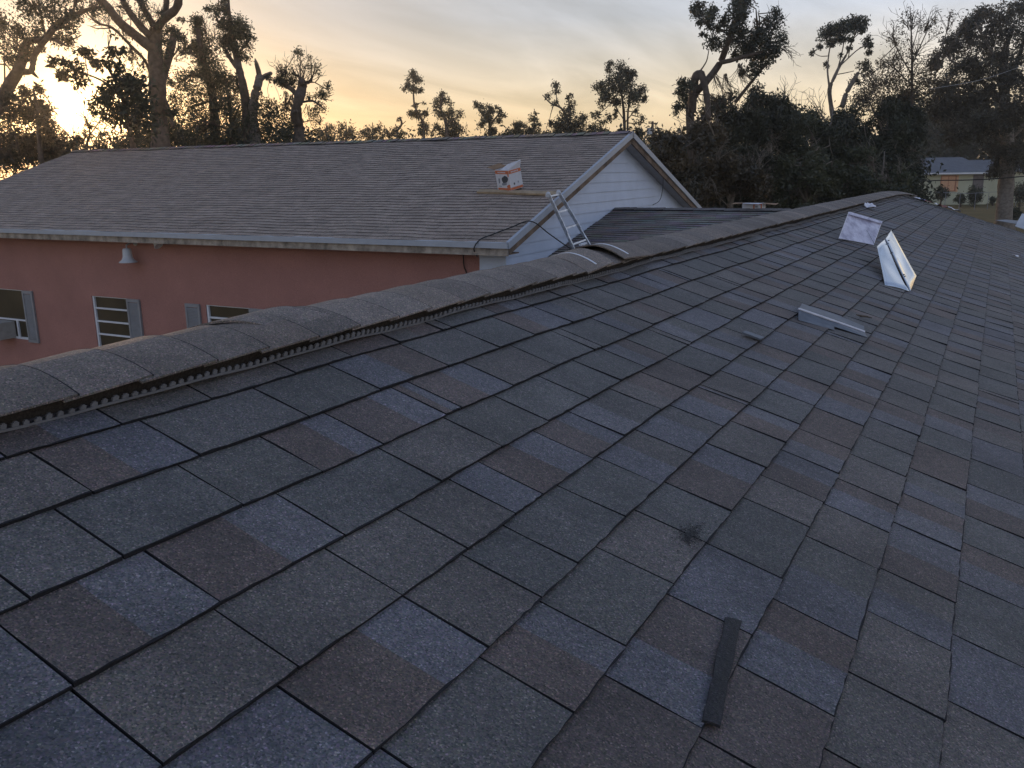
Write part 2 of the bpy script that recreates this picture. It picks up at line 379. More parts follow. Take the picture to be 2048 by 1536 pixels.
for k in range(0, 34):
    base = CUTS.get(k, None)
    if base is None: base = [1.0 + R.uniform(0, .2)]
    ys = list(base)
    mixes = list(MIX.get(k, ['g', 'g']))
    while len(mixes) < len(base): mixes.append(rand_mix())
    # tab i of the list lies before cut i
    tl = []; prev = ys[0] - R.uniform(.18, .24); tl.append((prev, ys[0], mixes[0]))
    for i in range(len(ys) - 1): tl.append((ys[i], ys[i + 1], mixes[i + 1] if i + 1 < len(mixes) else rand_mix()))
    y = ys[-1]
    while y < Y_END - .02:
        w = R.choices([R.uniform(.17, .24), R.uniform(.03, .06)], [94, 6])[0]; e = min(y + w, Y_END)
        if Y_END - e < .06: e = Y_END
        tl.append((y, e, rand_mix())); y = e
    y = prev
    while y > -2.95:
        w = R.uniform(.17, .24); tl.append((max(y - w, -3), y, rand_mix())); y -= w
    for a, b, mx in tl: tabs.append((k, a, b, mx))
def tab_mesh(mb, k, a, b, mx, fine=True):
    u0, u1 = (k - 1) * EXPO, k * EXPO
    if k == 0: u0 = U_RIDGE + 0.01
    gap = 0.0015
    ya, yb = a + gap, b - gap
    n = 9 if fine else 2
    ysx = np.linspace(ya, yb, n + 1); split = R.uniform(.42, .62)
    if fine and (yb - ya) > .1 and len(mx) > 1:
        ysx[int(round(split * n))] = ya + split * (yb - ya)
    c0 = tone(mx[0]); c1 = tone(mx[-1]) if len(mx) > 1 else c0
    lift = R.uniform(-.0006, .0010); curl = [R.choice((0, 0, 0, R.uniform(.0004, .0022))) for _ in (0, 1)]
    rows = [(u0 - .018 if k else u0, -.0012), (u0 + .3 * EXPO, .0010), (u1 - .0016, .0044 + lift), (u1, .0040 + lift)]
    tip = R.uniform(.0002, .0011) if a < 1.6 else R.uniform(.0005, .0016) if a < 3 else R.uniform(.0009, .0019)      # each tab's near side stands a little proud of its neighbour
    grid = []
    jl = R.uniform(-.0016, .0016)
    for ri, (u, o) in enumerate(rows):
        row = []
        for y in ysx:
            jit = (jl + R.uniform(-.0017, .0017)) if ri >= 2 and fine else 0
            row.append(rp(u + jit, y + (R.uniform(-.0009, .0009) if fine else 0), o + (tip * (1 - 1.3 * (y - ya) / (yb - ya)) if ri else 0) + ((R.uniform(-.0003, .0003) + (curl[0] * max(0, 1 - 2.2 * (y - ya) / (yb - ya)) + curl[1] * max(0, 1 - 2.2 * (yb - y) / (yb - ya))) * (ri >= 2)) if fine else 0)))
        grid.append(row)
    for ri in range(3):
        for j in range(n):
            cc = c0 if (ysx[j] + ysx[j + 1]) / 2 < ya + split * (yb - ya) else c1
            mb.face([grid[ri][j], grid[ri + 1][j], grid[ri + 1][j + 1], grid[ri][j + 1]], 1 if ri == 2 else 0, cc)  # top strip along the lower edge is darker, drawing the course line
    low = [rp(u1 - .001, y, -.0016) for y in ysx]
    for j in range(n): mb.face([grid[3][j], low[j], low[j + 1], grid[3][j + 1]], 1, c0)
    for j, sgn in ((0, 1), (n, -1)):
        q = [grid[0][j], rp(rows[0][0], ysx[j], -.0035), rp(u1 - .001, ysx[j], -.0035), grid[3][j], grid[2][j], grid[1][j]]
        mb.face(q if sgn > 0 else q[::-1], 1, c0)
def px_area(k, a, b):
    c = [proj(rp((k - 1) * EXPO, a)), proj(rp(k * EXPO, a)), proj(rp(k * EXPO, b)), proj(rp((k - 1) * EXPO, b))]
    if min(q[2] for q in c) < .1: return 0
    cx = sum(q[0] for q in c) / 4; cy = sum(q[1] for q in c) / 4
    if not (-60 < cx < 2110 and 300 < cy < 1600): return 0
    ar = 0
    for i in range(4):
        x0, y0 = c[i][:2]; x1, y1 = c[(i + 1) % 4][:2]; ar += x0 * y1 - x1 * y0
    return abs(ar) / 2
scored = sorted(tabs, key=lambda t_: -px_area(*t_[:3]))
rest = MB()
for i, (k, a, b, mx) in enumerate(scored):
    if i < 300:
        m1 = MB(); tab_mesh(m1, k, a, b, mx, True); o = m1.build('shingle', [M_SH, M_EDGE], roof); 
    else:
        tab_mesh(rest, k, a, b, mx, px_area(k, a, b) > 250)
o = rest.build('far_shingles', [M_SH, M_EDGE], roof); o['kind'] = 'stuff'
# other slope, seen only from further aside
bk = MB()
for k in range(0, 34):
    y = -3.0 + R.uniform(0, .2)
    while y < Y_END - .1:
        w = R.uniform(.17, .24); c = tone(R.choice('gggrb'))
        u0, u1 = max((k - 1) * EXPO, U_RIDGE), k * EXPO; e = min(y + w, Y_END)
        q = [rp(u0 - .01, y + .001, .0), rp(u1, y + .001, .006), rp(u1, e - .001, .006), rp(u0 - .01, e - .001, .0), rp(u1, e - .001, -.002), rp(u1, y + .001, -.002)]
        q = [(2 * -1.417 - p_[0], p_[1], p_[2]) for p_ in q]
        bk.face([q[3], q[2], q[1], q[0]], 0, c); bk.face([q[2], q[4], q[5], q[1]], 1, c); y += w
o = bk.build('back_slope_shingles', [M_SH, M_EDGE], roof); o['kind'] = 'stuff'

# ridge vent: a wavy comb of grey plastic with dark filter behind it, and cap shingles over it
XR = -1.425; ZR = 4.392
def wave(y): return .0035 * math.sin(2 * math.pi * y / .47) + .003 * math.sin(2 * math.pi * y / 1.13 + 1.2) + .0016 * math.sin(2 * math.pi * y / .21)
def uvent(y): return -.058 + .010 * min(1, max(0, (y - .7) / 1.8)) + wave(y) * .8
comb = MB(); pitch = .0190
y = -1.0; i = 0
while y < Y_END - .12:
    w = .002 * math.sin(y * 5.1)
    def strip(ya, yb, o0, o1, du):
        a = [rp(uvent(ya) + du, ya, o0 + wave(ya)), rp(uvent(yb) + du, yb, o0 + wave(yb)), rp(uvent(yb) + du, yb, o1 + wave(yb)), rp(uvent(ya) + du, ya, o1 + wave(ya))]
        b = [p_ - np.array([.004, 0, 0]) for p_ in a]
        comb.hexa(b, a)
    strip(y, y + pitch, .0085, .0135, 0)
    tooth = pitch * R.uniform(.48, .62); hgt = R.uniform(.0195, .0225) + w
    strip(y + .002, y + .002 + tooth, .0132, hgt, -.0015)
    strip(y + .002 + tooth * .25, y + .002 + tooth * .75, hgt - .0004, hgt + .0022, -.002)
    y += pitch; i += 1
vent = attach(comb.build('ridge_vent', M_VENT), house)
fl = MB(); ys = np.arange(-1.0, Y_END - .1, .09)
for i in range(len(ys) - 1):
    for u_, o0, o1 in ((-.083, -.002, .034),):
        fl.face([rp(u_, ys[i], o0), rp(u_, ys[i + 1], o0), rp(u_, ys[i + 1], o1), rp(u_, ys[i], o1)])
    fl.face([rp(-.083, ys[i], .034), rp(-.083, ys[i + 1], .034), (XR, ys[i + 1], ZR - .026 - max(0, ys[i + 1] - 11) ** 2 * .012), (XR, ys[i], ZR - .026 - max(0, ys[i] - 11) ** 2 * .012)])
fl.build('filter', M_MESH, vent)
def cap_grid(y0, y1, half, top0, top1, nx=13, ny=3, droop=.034, skew=0.0, sx=0.0):
    g_ = []
    for yi in np.linspace(0, 1, ny):
        row = []
        for s in np.linspace(-1, 1, nx):
            yy = y0 + (y1 - y0) * yi + skew * s
            zt = top0 + (top1 - top0) * yi - droop * abs(s) ** 1.75 - max(0, yy - 11) ** 2 * .012
            row.append((XR + sx + s * half, yy, zt + .0005 * math.sin(yy * 23 + s * 4)))
        g_.append(row)
    return g_
caproot = attach(empty('ridge_cap', (XR, 5.0, ZR)), house)
CAPC = [(0.178, 0.147, 0.122), (0.170, 0.143, 0.122), (0.186, 0.152, 0.126), (0.174, 0.148, 0.128)]
def cap_piece(name, parent, grid, th=.0034, col=None, mats=None):
    m1 = MB(); m1.sheet(grid, th, nrm=(0, 0, 1)); kc = R.uniform(.70, 1.22); c = col or tuple(v_ * kc for v_ in R.choice(CAPC))
    m1.m = [0] * len(m1.f)
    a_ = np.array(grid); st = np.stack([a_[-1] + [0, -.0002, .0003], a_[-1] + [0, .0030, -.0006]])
    n0 = len(m1.f); m1.sheet(st, th, 1, nrm=(0, 0, 1)); m1.c = [c] * len(m1.f)  # dark strip painted in for the shadow cast at each cap seam
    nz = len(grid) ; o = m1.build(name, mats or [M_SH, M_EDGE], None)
    if parent is not None: attach(o, parent) if parent.type == 'EMPTY' and parent.parent is None else setattr(o, 'parent', parent)
    return o
y = -.9; capn = 0
while y < Y_END - .1:
    e = y + EXPO + R.uniform(-.006, .006)
    lift = R.uniform(0, .0012)
    gr = cap_grid(y - .004, e + .022, .147 + R.uniform(-.004, .004), ZR - .0020 + wave(y) * .12, ZR + .0036 + lift + wave(e) * .12, skew=R.uniform(-.002, .002), droop=.033)
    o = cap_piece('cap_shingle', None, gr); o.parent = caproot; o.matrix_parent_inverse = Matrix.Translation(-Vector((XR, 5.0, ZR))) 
    y = e; capn += 1

# loose cap shingles left lying on the ridge, each with its pale sealant strip
def loose_cap(label, y0, y1, top0, top1, half, droop, skew, sx, strip_at, z_extra=0.0):
    root = empty('loose_cap_shingle', (XR + sx, (y0 + y1) / 2, ZR)); tag(root, label, 'shingle', 'loose cap shingles on the ridge')
    gr = cap_grid(y0, y1, half, top0, top1, nx=15, ny=5, droop=droop, skew=skew, sx=sx)
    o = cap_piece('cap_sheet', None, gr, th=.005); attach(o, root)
    if strip_at is not None:
        a = np.array(gr); r0 = a[0] * (1 - strip_at) + a[-1] * strip_at; r0[:, 2] += .0012
        r1 = r0.copy(); r1[:, 1] += .012; r1[:, 2] += .0004
        m1 = MB(); m1.sheet([r0[2:-1], r1[2:-1]], .0012, nrm=(0, 0, 1)); attach(m1.build('sealant_strip', M_WHITE), root)
loose_cap('bent loose cap shingle with white sealant line, nearer of the pair below the ladder', 2.80, 3.02, ZR + .004, ZR + .019, .150, .040, -.06, .01, .45)
loose_cap('bent loose cap shingle with white sealant line, farther of the pair below the ladder', 3.12, 3.42, ZR + .024, ZR + .012, .150, .040, -.06, .01, .25)
loose_cap('loose cap shingle with a curled dark corner lying on the ridge before the windows', 1.30, 1.47, ZR + .007, ZR + .013, .105, .026, .05, -.01, None)

# ------------------------------------------------------------------ scraps and flashings on the near slope
def at_y(x, y, Y):
    d = ray(x, y); return CAM + d * Y / d[1]
def on_roof(x, y, off=0.0):
    d = ray(x, y); t = (NRM @ (T0 - CAM) + off) / (NRM @ d); return CAM + d * t
def solid_poly(mb, pts, thick, nrm=None, m=0):
    pts = [np.array(p_, float) for p_ in pts]
    if nrm is None: nrm = _n(np.cross(pts[1] - pts[0], pts[2] - pts[0]))
    lo = [p_ - nrm * thick for p_ in pts]; n = len(pts)
    mb.face(pts, m); mb.face(lo[::-1], m)
    for i in range(n): mb.face([pts[i], lo[i], lo[(i + 1) % n], pts[(i + 1) % n]], m)

# black strip of shingle
m1 = MB(); a, b, c, d = [on_roof(*q, .010) for q in ((1452, 1234), (1483, 1241), (1440, 1451), (1407, 1440))]
rows = []
for t in np.linspace(0, 1, 12):
    l = a * (1 - t) + d * t; r = b * (1 - t) + c * t; j = R.uniform(-.0013, .0013); bow = .003 * math.sin(t * math.pi)
    rows.append([l + [j, 0, bow], (l + r) / 2 + [0, 0, bow + .001], r + [-j, 0, bow]])
m1.sheet(rows, .0045, nrm=NRM); m1.c = [(.026, .026, .028)] * len(m1.f)
tag(m1.build('shingle_strip', M_SH), 'narrow black strip of asphalt shingle lying near the bottom of the roof', 'shingle scrap')
m1 = MB(); solid_poly(m1, [on_roof(x, y, .014) for x, y in ((1485, 664), (1492, 661), (1529, 674), (1522, 678))], .006, NRM)
tag(m1.build('shingle_scrap', M_GALV), 'small flat grey scrap left of the bent grey flashing', 'shingle scrap')
m1 = MB(); pts = [on_roof(x, y, .016) for x, y in ((1712, 629), (1722, 632), (1733, 633), (1744, 636))]
m1.tube(pts, [.002, .0045, .004, .0015], 5)
tag(m1.build('twig', M_BARK), 'short dark twig lying behind the bent grey flashing', 'twig')
m1 = MB(); c0 = on_roof(1378, 1082)
for i in range(420):
    r_ = abs(R.gauss(0, .014)); t = R.uniform(0, 6.28); s = R.uniform(.0006, .0021)
    y = c0[1] + r_ * math.cos(t) * 1.8 + (R.uniform(0, .05) if i % 4 == 0 else 0); u = (c0[0] - T0[0]) / math.cos(TH) + r_ * math.sin(t)
    k = math.ceil(u / EXPO); o_ = .0015 + (u - (k - 1) * EXPO) / EXPO * .0055
    q = [rp(u + s * math.cos(w), y + s * math.sin(w), o_) for w in (0, 1.3, 2.5, 3.8, 5.1)]
    ap = rp(u, y, o_ + s * .2)
    for j in range(5): m1.face([q[j], q[(j + 1) % 5], ap])
tag(m1.build('tar_crumbs', M_TAR), 'dark smear of tar crumbs on the shingles above the black strip', 'tar crumbs', kind='stuff')

# bent grey flashing: a front flange, a bend with its highlight painted white and a back flange
root = empty('bent_flashing', tuple(on_roof(1640, 650))); tag(root, 'dull grey bent metal flashing with highlight painted on its crease lying on the shingles', 'flashing')
bl, br = at_y(1597, 618, 3.47), at_y(1729, 664, 3.62)
f0, f1, f2, f3, f4 = on_roof(1597, 640, .008), on_roof(1668, 660, .008), on_roof(1669, 653, .012), on_roof(1735, 675, .010), br
mid = bl * .47 + br * .53
m1 = MB(); solid_poly(m1, [bl, f0, f1, f2, mid], .0012); solid_poly(m1, [mid, f2, f3, br], .0012); attach(m1.build('front_flange', M_GALV), root)
m1 = MB(); solid_poly(m1, [bl + [0, .004, 0], br + [0, .004, 0], on_roof(1728, 652, .009), on_roof(1672, 629, .009), on_roof(1604, 607, .010)], .0012); attach(m1.build('back_flange', M_GALV), root)
m1 = MB(); m1.tube([bl + [0, 0, .001], mid + [0, 0, .002], br + [0, 0, .001]], .0052, 6); attach(m1.build('crease', M_PLASTIC_GLINT), root)  # white tube stands in for the highlight along the bend

# upright white filmed flashing and the shiny creased flashing that leans on it
root = empty('filmed_flashing', tuple(on_roof(1710, 484))); tag(root, 'upright sheet flashing covered in hazy white film with folded top', 'flashing')
B0, B1 = on_roof(1677, 477, .008), on_roof(1746, 490, .008); T1_, T2_ = at_y(1697, 424, 6.40), at_y(1763, 443, 6.66)
rows = []
for t in np.linspace(0, 1, 7):
    l = B0 * (1 - t) + T1_ * t; r = B1 * (1 - t) + T2_ * t; rows.append([l + (r - l) * s + np.array([0, .012 * math.sin(s * 3.1 + t), 0]) for s in np.linspace(0, 1, 7)])
m1 = MB(); m1.sheet(rows, .002); attach(m1.build('sheet', M_FILM, smooth=False), root)
m1 = MB(); l, r = np.array(rows[-1][0]), np.array(rows[-1][-1]); dwn = _n(B0 - T1_); fr = np.array([.01, -.012, .002])
m1.sheet([[l + fr, r + fr], [l + fr + dwn * .035, r + fr + dwn * .030]], .0015); attach(m1.build('folded_lip', M_FILM), root)
m1 = MB(); l2 = B1 * .85 + T2_ * .15; m1.tube([B1 * .95 + T2_ * .05 + fr * .6, B1 * .3 + T2_ * .35 + B0 * .2 + T1_ * .15 + fr * .8], .0016, 5); attach(m1.build('crease', M_INKG), root)
m1 = MB(); m1.tube([B0 + fr * .3, T1_ + fr * .3], .0024, 5); m1.tube([B1 + fr * .3, T2_ + fr * .3], .0024, 5); attach(m1.build('bright_edge', M_PLASTIC_GLINT), root)
root = empty('creased_flashing', tuple(on_roof(1800, 575))); tag(root, 'mirror bright creased sheet metal flashing leaning on the filmed sheet', 'flashing')
FB, FT = on_roof(1820, 583, .008), at_y(1771, 478, 5.75); RB, LB = on_roof(1834, 556, .004), on_roof(1770, 570, .006)
def on_plane(px, a, b, c):
    n = np.cross(b - a, c - a); d = ray(*px); return CAM + d * ((n @ (a - CAM)) / (n @ d))
LT, LM = on_plane((1754, 493), LB, FB, FT), on_plane((1767, 550), LB, FB, FT)
RB2 = FB + (RB - FB) * .5 + np.array([.05, 0, .0]); RT, RM = on_plane((1783, 460), FB, RB2, FT), on_plane((1833, 552), FB, RB2, FT)
def warped(a, b, c, d, amp, ph):
    # a-b lower edge, d-c upper edge: a handled sheet is never quite flat
    nn = _n(np.cross(b - a, d - a)); rows = []
    for t in np.linspace(0, 1, 11):
        rows.append([(a * (1 - s_) + b * s_) * (1 - t) + (d * (1 - s_) + c * s_) * t + nn * amp * (math.sin(t * 7 + ph + s_ * 2) * math.sin(s_ * 3.1) + .8 * math.sin(t * 3.1) * math.sin(s_ * 4 + ph)) for s_ in np.linspace(0, 1, 9)])
    m = MB(); m.sheet(rows, .0012, nrm=nn); return attach(m.build('face', M_MIRROR, None, True), root)
warped(LB, FB, FT, LT, .0045, .4); warped(FB, RM, RT, FT, .006, 2.0)
m1 = MB(); m1.tube([FB, FB * .5 + FT * .5 + [0, 0, .001], FT], .0022, 5); attach(m1.build('crease', M_INKG), root)
m1 = MB()
for t in (.93, .72, .28):
    c0 = FB * (1 - t) + FT * t
    for j in range(2):
        o_ = c0 + np.array([R.uniform(-.014, .014), R.uniform(-.01, .01), R.uniform(-.012, .016)]); m1.lathe([(.001, 0), (.007, .002), (.005, .005), (.001, .006)], 7, o_)
attach(m1.build('sealant_dab', M_INK), root)

def crumple(name, label, cat, x, y, size, mtl, seed, flat=.5, n=5):
    rr = random.Random(seed); c0 = on_roof(x, y, .012); m1 = MB(); rows = []
    for i in range(n):
        rows.append([c0 + np.array([(j / (n - 1) - .5) * size + rr.uniform(-.15, .15) * size, (i / (n - 1) - .5) * size * 1.6 + rr.uniform(-.1, .1) * size, -(j / (n - 1) - .5) * size * .32 + rr.uniform(0, flat) * size]) for j in range(n)])
    m1.sheet(rows, .0015, nrm=NRM); return tag(m1.build(name, mtl), label, cat)
crumple('plastic_scrap', 'small crumpled white plastic scrap on the shingles behind the filmed flashing', 'scrap', 1740, 417, .075, M_PLASTIC_GLINT, 3, .7)
crumple('plastic_scrap', 'tiny white scrap on the shingles far down the slope', 'scrap', 2031, 512, .045, M_PLASTIC_GLINT, 5, .3)
# torn wrapper film along the far edge of the roof
root = empty('torn_wrapper', tuple(rp(.3, Y_END - .1))); tag(root, 'torn red and white shingle wrapper lying along the far roof edge', 'wrapper')
segs = [(-.06, .05, M_PLASTIC_GLINT), (.05, .13, M_BLUE), (.13, .30, M_RED), (.30, .36, M_PLASTIC_GLINT), (.36, .52, M_RED), (.52, .74, M_PLASTIC_GLINT)]
for i, (ua, ub, mt) in enumerate(segs):
    m1 = MB(); rows = []
    for u in np.linspace(ua, ub, 5): rows.append([rp(u, Y_END - .16 + .06 * v - .03 * math.sin(u * 9), .012 + .028 * R.random()) for v in (0, 1, 2, 3)])
    m1.sheet(rows, .001, nrm=NRM); attach(m1.build('film_piece', mt), root)
# pale sheets at the far edge, cut by the frame
m1 = MB(); q = [P(2030, 452, 13.3), P(2060, 462, 13.0), P(2066, 430, 13.3), P(2044, 427, 13.6)]; solid_poly(m1, q, .01)
tag(m1.build('white_panel', M_GREY), 'white panel standing at the far edge of the roof, cut by the frame', 'panel')
m1 = MB(); q = [P(1990, 440, 13.5), P(2040, 449, 13.3), P(2052, 443, 13.7), P(2014, 439, 13.9)]; solid_poly(m1, q, .006)
tag(m1.build('metal_sheet', M_GALV), 'flat pale metal sheet lying at the far roof edge beside the white panel', 'metal sheet')

# ------------------------------------------------------------------ salmon building with the white gable
ANG = math.radians(2.0696); EX = np.array([math.cos(ANG), math.sin(ANG), 0]); GY = np.array([-math.sin(ANG), math.cos(ANG), 0]); ORG = np.array([-7.152, 12.377, 0])
def loc(p): d = p - ORG; return np.array([d @ EX, d @ GY, p[2]])
def glob(l): return ORG + EX * l[0] + GY * l[1] + np.array([0, 0, l[2]])
def hit(x, y, axis, val):
    d = ray(x, y); nn = (EX, GY)[axis]; t = (val - (CAM - ORG) @ nn) / (d @ nn); return loc(CAM + d * t)
def frame_root(name):
    o = empty(name, tuple(ORG)); o.rotation_euler = (0, 0, ANG); return o
ZE, YR = 3.55, 5.761; ZP = 5.447; TS = (ZP - ZE) / YR; SL = math.atan(TS); XL = -18.05; EO, RO = .48, .30
hall = frame_root('salmon_building'); tag(hall, 'long salmon stucco building with white gable end and brown grey shingle roof', 'building')
def sp(s, x, off=0.0):
    """slope coordinates: s metres up from the eave edge"""
    return np.array([x, s * math.cos(SL) - off * math.sin(SL), ZE + s * math.sin(SL) + off * math.cos(SL)])
SLEN = YR / math.cos(SL)
def mirror(p): return np.array([p[0], 2 * YR - p[1], p[2]])
m1 = MB()
m1.face([sp(0, XL, -.01), sp(0, 0, -.01), sp(SLEN, 0, -.01), sp(SLEN, XL, -.01)])
m1.face([mirror(sp(SLEN, XL, -.01)), mirror(sp(SLEN, 0, -.01)), mirror(sp(0, 0, -.01)), mirror(sp(0, XL, -.01))])
hroof = m1.build('roof', M_FELT, hall)
HC = [(0.335, 0.266, 0.214), (0.325, 0.259, 0.210), (0.344, 0.274, 0.222), (0.318, 0.256, 0.209), (0.330, 0.266, 0.218)]
htabs = []
k = 0; hexpo = .143
while k * hexpo < SLEN - .05:
    s0, s1 = k * hexpo, min((k + 1) * hexpo, SLEN); x = XL + R.uniform(0, .3) * (k % 2) + R.uniform(0, .05)
    xs = [XL] if x > XL + .02 else []
    while x < -.02: xs.append(x); x += R.choices([.305, R.uniform(.12, .3)], [70, 30])[0]
    xs.append(0.0)
    for a, b in zip(xs[:-1], xs[1:]): htabs.append((s0, s1, a, b))
    k += 1
def hwave(s, x): return .006 * math.sin(x * 5.1 + s * .7) + .006 * math.sin(x * 1.9 + s * 2.3)
def hall_tab(mb, s0, s1, a, b, flip=False):
    c = R.choice(HC); kk = R.uniform(.91, 1.08); c = tuple(v * kk for v in c); gp = .002; lift = R.uniform(-.001, .002); tilt = R.uniform(-.002, .002)
    q = [sp(s0, a + gp, .011 + lift + tilt + hwave(s0, a)), sp(s0, b - gp, .011 + lift - tilt + hwave(s0, b)), sp(s1 + .01, b - gp, .001 + hwave(s1, b)), sp(s1 + .01, a + gp, .001 + hwave(s1, a)),
         sp(s0, a + gp, -.003), sp(s0, b - gp, -.003)]
    if flip: q = [mirror(p_) for p_ in q]
    mb.face(q[:4] if not flip else q[:4][::-1], 0, c)
    e = [q[4], q[5], q[1], q[0]]; mb.face(e if not flip else e[::-1], 1, c)
def hall_px(t_):
    s0, s1, a, b = t_; c = proj(glob(sp((s0 + s1) / 2, (a + b) / 2)))
    if not (-20 < c[0] < 2060): return 0
    if s0 < 2.0 and False: return 0
    return (b - a) / c[2] ** 2
hs = sorted(htabs, key=lambda t_: -hall_px(t_)); rest = MB()
for i, t_ in enumerate(hs):
    if i < 300:
        m1 = MB(); hall_tab(m1, *t_); m1.build('shingle', [M_SHF, M_EDGEF], hroof)
    else: hall_tab(rest, *t_)
for t_ in htabs[::2]:
    s0, s1, a, b = t_; hall_tab(rest, s0, s1, a, min(b + .3, 0), True)
o = rest.build('far_shingles', [M_SHF, M_EDGEF], hroof); o['kind'] = 'stuff'
m1 = MB(); x = XL
while x < -.02:
    e = min(x + .145, 0); z0 = ZP + .012 + R.uniform(-.006, .008); c = tuple(v * R.uniform(.55, .85) for v in R.choice(HC))
    for sgn in (-1, 1):
        q = [(x - .01, YR, z0 + .018), (e + .01, YR, z0 + .026), (e + .01, YR + sgn * .16, z0 + .022 - .16 * TS), (x - .01, YR + sgn * .16, z0 + .014 - .16 * TS)]
        m1.face(q if sgn < 0 else q[::-1], 0, c)
        q2 = [q[3], q[2], tuple(np.array(q[2]) - [0, 0, .03]), tuple(np.array(q[3]) - [0, 0, .03])]; m1.face(q2, 1, c)
    m1.face([(e + .01, YR, z0 + .026), (e + .01, YR - .16, z0 + .022 - .16 * TS), (e + .01, YR - .16, z0 - .01 - .16 * TS), (e + .01, YR, z0 - .01)], 1, c)
    x = e
m1.build('ridge_cap', [M_SHF, M_EDGE], hroof)
# eave: bright drip edge over a stained fascia
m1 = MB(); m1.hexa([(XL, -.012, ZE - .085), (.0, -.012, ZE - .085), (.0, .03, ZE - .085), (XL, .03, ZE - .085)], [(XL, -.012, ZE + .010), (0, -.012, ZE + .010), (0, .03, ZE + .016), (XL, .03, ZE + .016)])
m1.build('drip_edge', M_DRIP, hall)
m1 = MB(); m1.box(XL + .02, -.02, .035, .075, ZE - .21, ZE - .05); m1.build('fascia_board', M_PEEL, hall)
m1 = MB(); m1.box(XL + .05, -.05, .08, EO + .02, ZE - .20, ZE - .18); m1.build('eave_soffit', M_WOOD, hall)
# rakes
for nm, mir in (('rake_trim', False), ('rake_trim', True)):
    def rk(s, x, off): 
        p_ = sp(s, x, off); return mirror(p_) if mir else p_
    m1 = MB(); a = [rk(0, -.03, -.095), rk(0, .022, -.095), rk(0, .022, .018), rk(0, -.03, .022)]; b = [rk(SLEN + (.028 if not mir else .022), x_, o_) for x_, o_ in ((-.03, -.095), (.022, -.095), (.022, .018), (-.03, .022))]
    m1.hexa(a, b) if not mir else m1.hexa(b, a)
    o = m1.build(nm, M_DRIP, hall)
    m1 = MB(); a = [rk(.03, -.05, -.21), rk(.03, -.012, -.21), rk(.03, -.012, -.09), rk(.03, -.05, -.09)]; b = [rk(SLEN + .06, x_, o_) for x_, o_ in ((-.05, -.21), (-.012, -.21), (-.012, -.09), (-.05, -.09))]
    m1.hexa(a, b) if not mir else m1.hexa(b, a)
    m1.build('rake_board', M_WOOD, hall)
    m1 = MB(); q = [rk(.05, -.055, -.17), rk(SLEN, -.055, -.17), rk(SLEN, -RO - .02, -.17), rk(.05, -RO - .02, -.17)]; solid_poly(m1, q, .012, np.array([0, 0, 1.0])); m1.build('rake_soffit', M_SOFFIT, hall)
# gable wall with lap siding
zt = lambda y: ZE - .185 + (y if y < YR else 2 * YR - y) * TS
m1 = MB(); y0, y1 = EO, 2 * YR - EO
m1.face([(-RO - .03, y0, 0), (-RO - .03, y1, 0), (-RO - .03, y1, zt(y1)), (-RO - .03, YR, zt(YR)), (-RO - .03, y0, zt(y0))])
m1.face([(XL + .3, y1, 0), (XL + .3, y0, 0), (XL + .3, y0, zt(y0)), (XL + .3, YR, zt(YR)), (XL + .3, y1, zt(y1))])
m1.face([(-RO - .03, y1, 0), (XL + .3, y1, 0), (XL + .3, y1, zt(y1)), (-RO - .03, y1, zt(y1))])
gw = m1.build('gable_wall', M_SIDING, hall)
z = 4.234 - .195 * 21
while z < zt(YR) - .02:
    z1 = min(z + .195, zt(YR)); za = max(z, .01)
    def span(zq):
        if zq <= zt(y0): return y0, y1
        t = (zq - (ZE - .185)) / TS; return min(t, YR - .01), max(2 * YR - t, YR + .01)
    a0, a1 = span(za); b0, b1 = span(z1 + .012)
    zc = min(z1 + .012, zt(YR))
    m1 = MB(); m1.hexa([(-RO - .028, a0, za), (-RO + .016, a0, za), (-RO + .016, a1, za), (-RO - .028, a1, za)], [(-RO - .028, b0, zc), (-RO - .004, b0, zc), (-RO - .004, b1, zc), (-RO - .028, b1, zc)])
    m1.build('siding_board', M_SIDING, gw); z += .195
m1 = MB(); m1.box(-RO - .05, -RO + .022, EO - .024, EO + .05, 0, zt(y0)); m1.build('corner_post', M_SIDING, gw)
# front wall with openings
WIN = [(-14.9, -13.47, .84, 2.06), (-10.99, -9.80, .78, 2.06), (-7.42, -6.18, .78, 2.06)]
def wall_holes(mb, x0, x1, z0, z1, y, holes, depth=.12):
    xs = sorted({x0, x1, *[h[0] for h in holes], *[h[1] for h in holes]}); zs = sorted({z0, z1, *[h[2] for h in holes], *[h[3] for h in holes]})
    for i in range(len(xs) - 1):
        for j in range(len(zs) - 1):
            cx_, cz = (xs[i] + xs[i + 1]) / 2, (zs[j] + zs[j + 1]) / 2
            if any(h[0] < cx_ < h[1] and h[2] < cz < h[3] for h in holes): continue
            mb.face([(xs[i], y, zs[j]), (xs[i + 1], y, zs[j]), (xs[i + 1], y, zs[j + 1]), (xs[i], y, zs[j + 1])])
    for a, b, c, d in holes:
        mb.face([(a, y, c), (a, y, d), (a, y + depth, d), (a, y + depth, c)]); mb.face([(b, y, d), (b, y, c), (b, y + depth, c), (b, y + depth, d)])
        mb.face([(a, y, d), (b, y, d), (b, y + depth, d), (a, y + depth, d)]); mb.face([(b, y, c), (a, y, c), (a, y + depth, c), (b, y + depth, c)])
m1 = MB(); wall_holes(m1, XL + .3, -.80, 0, ZE - .185, EO, WIN); fwall = m1.build('front_wall', M_STUCCO, hall)
m1 = MB(); z = 0.139
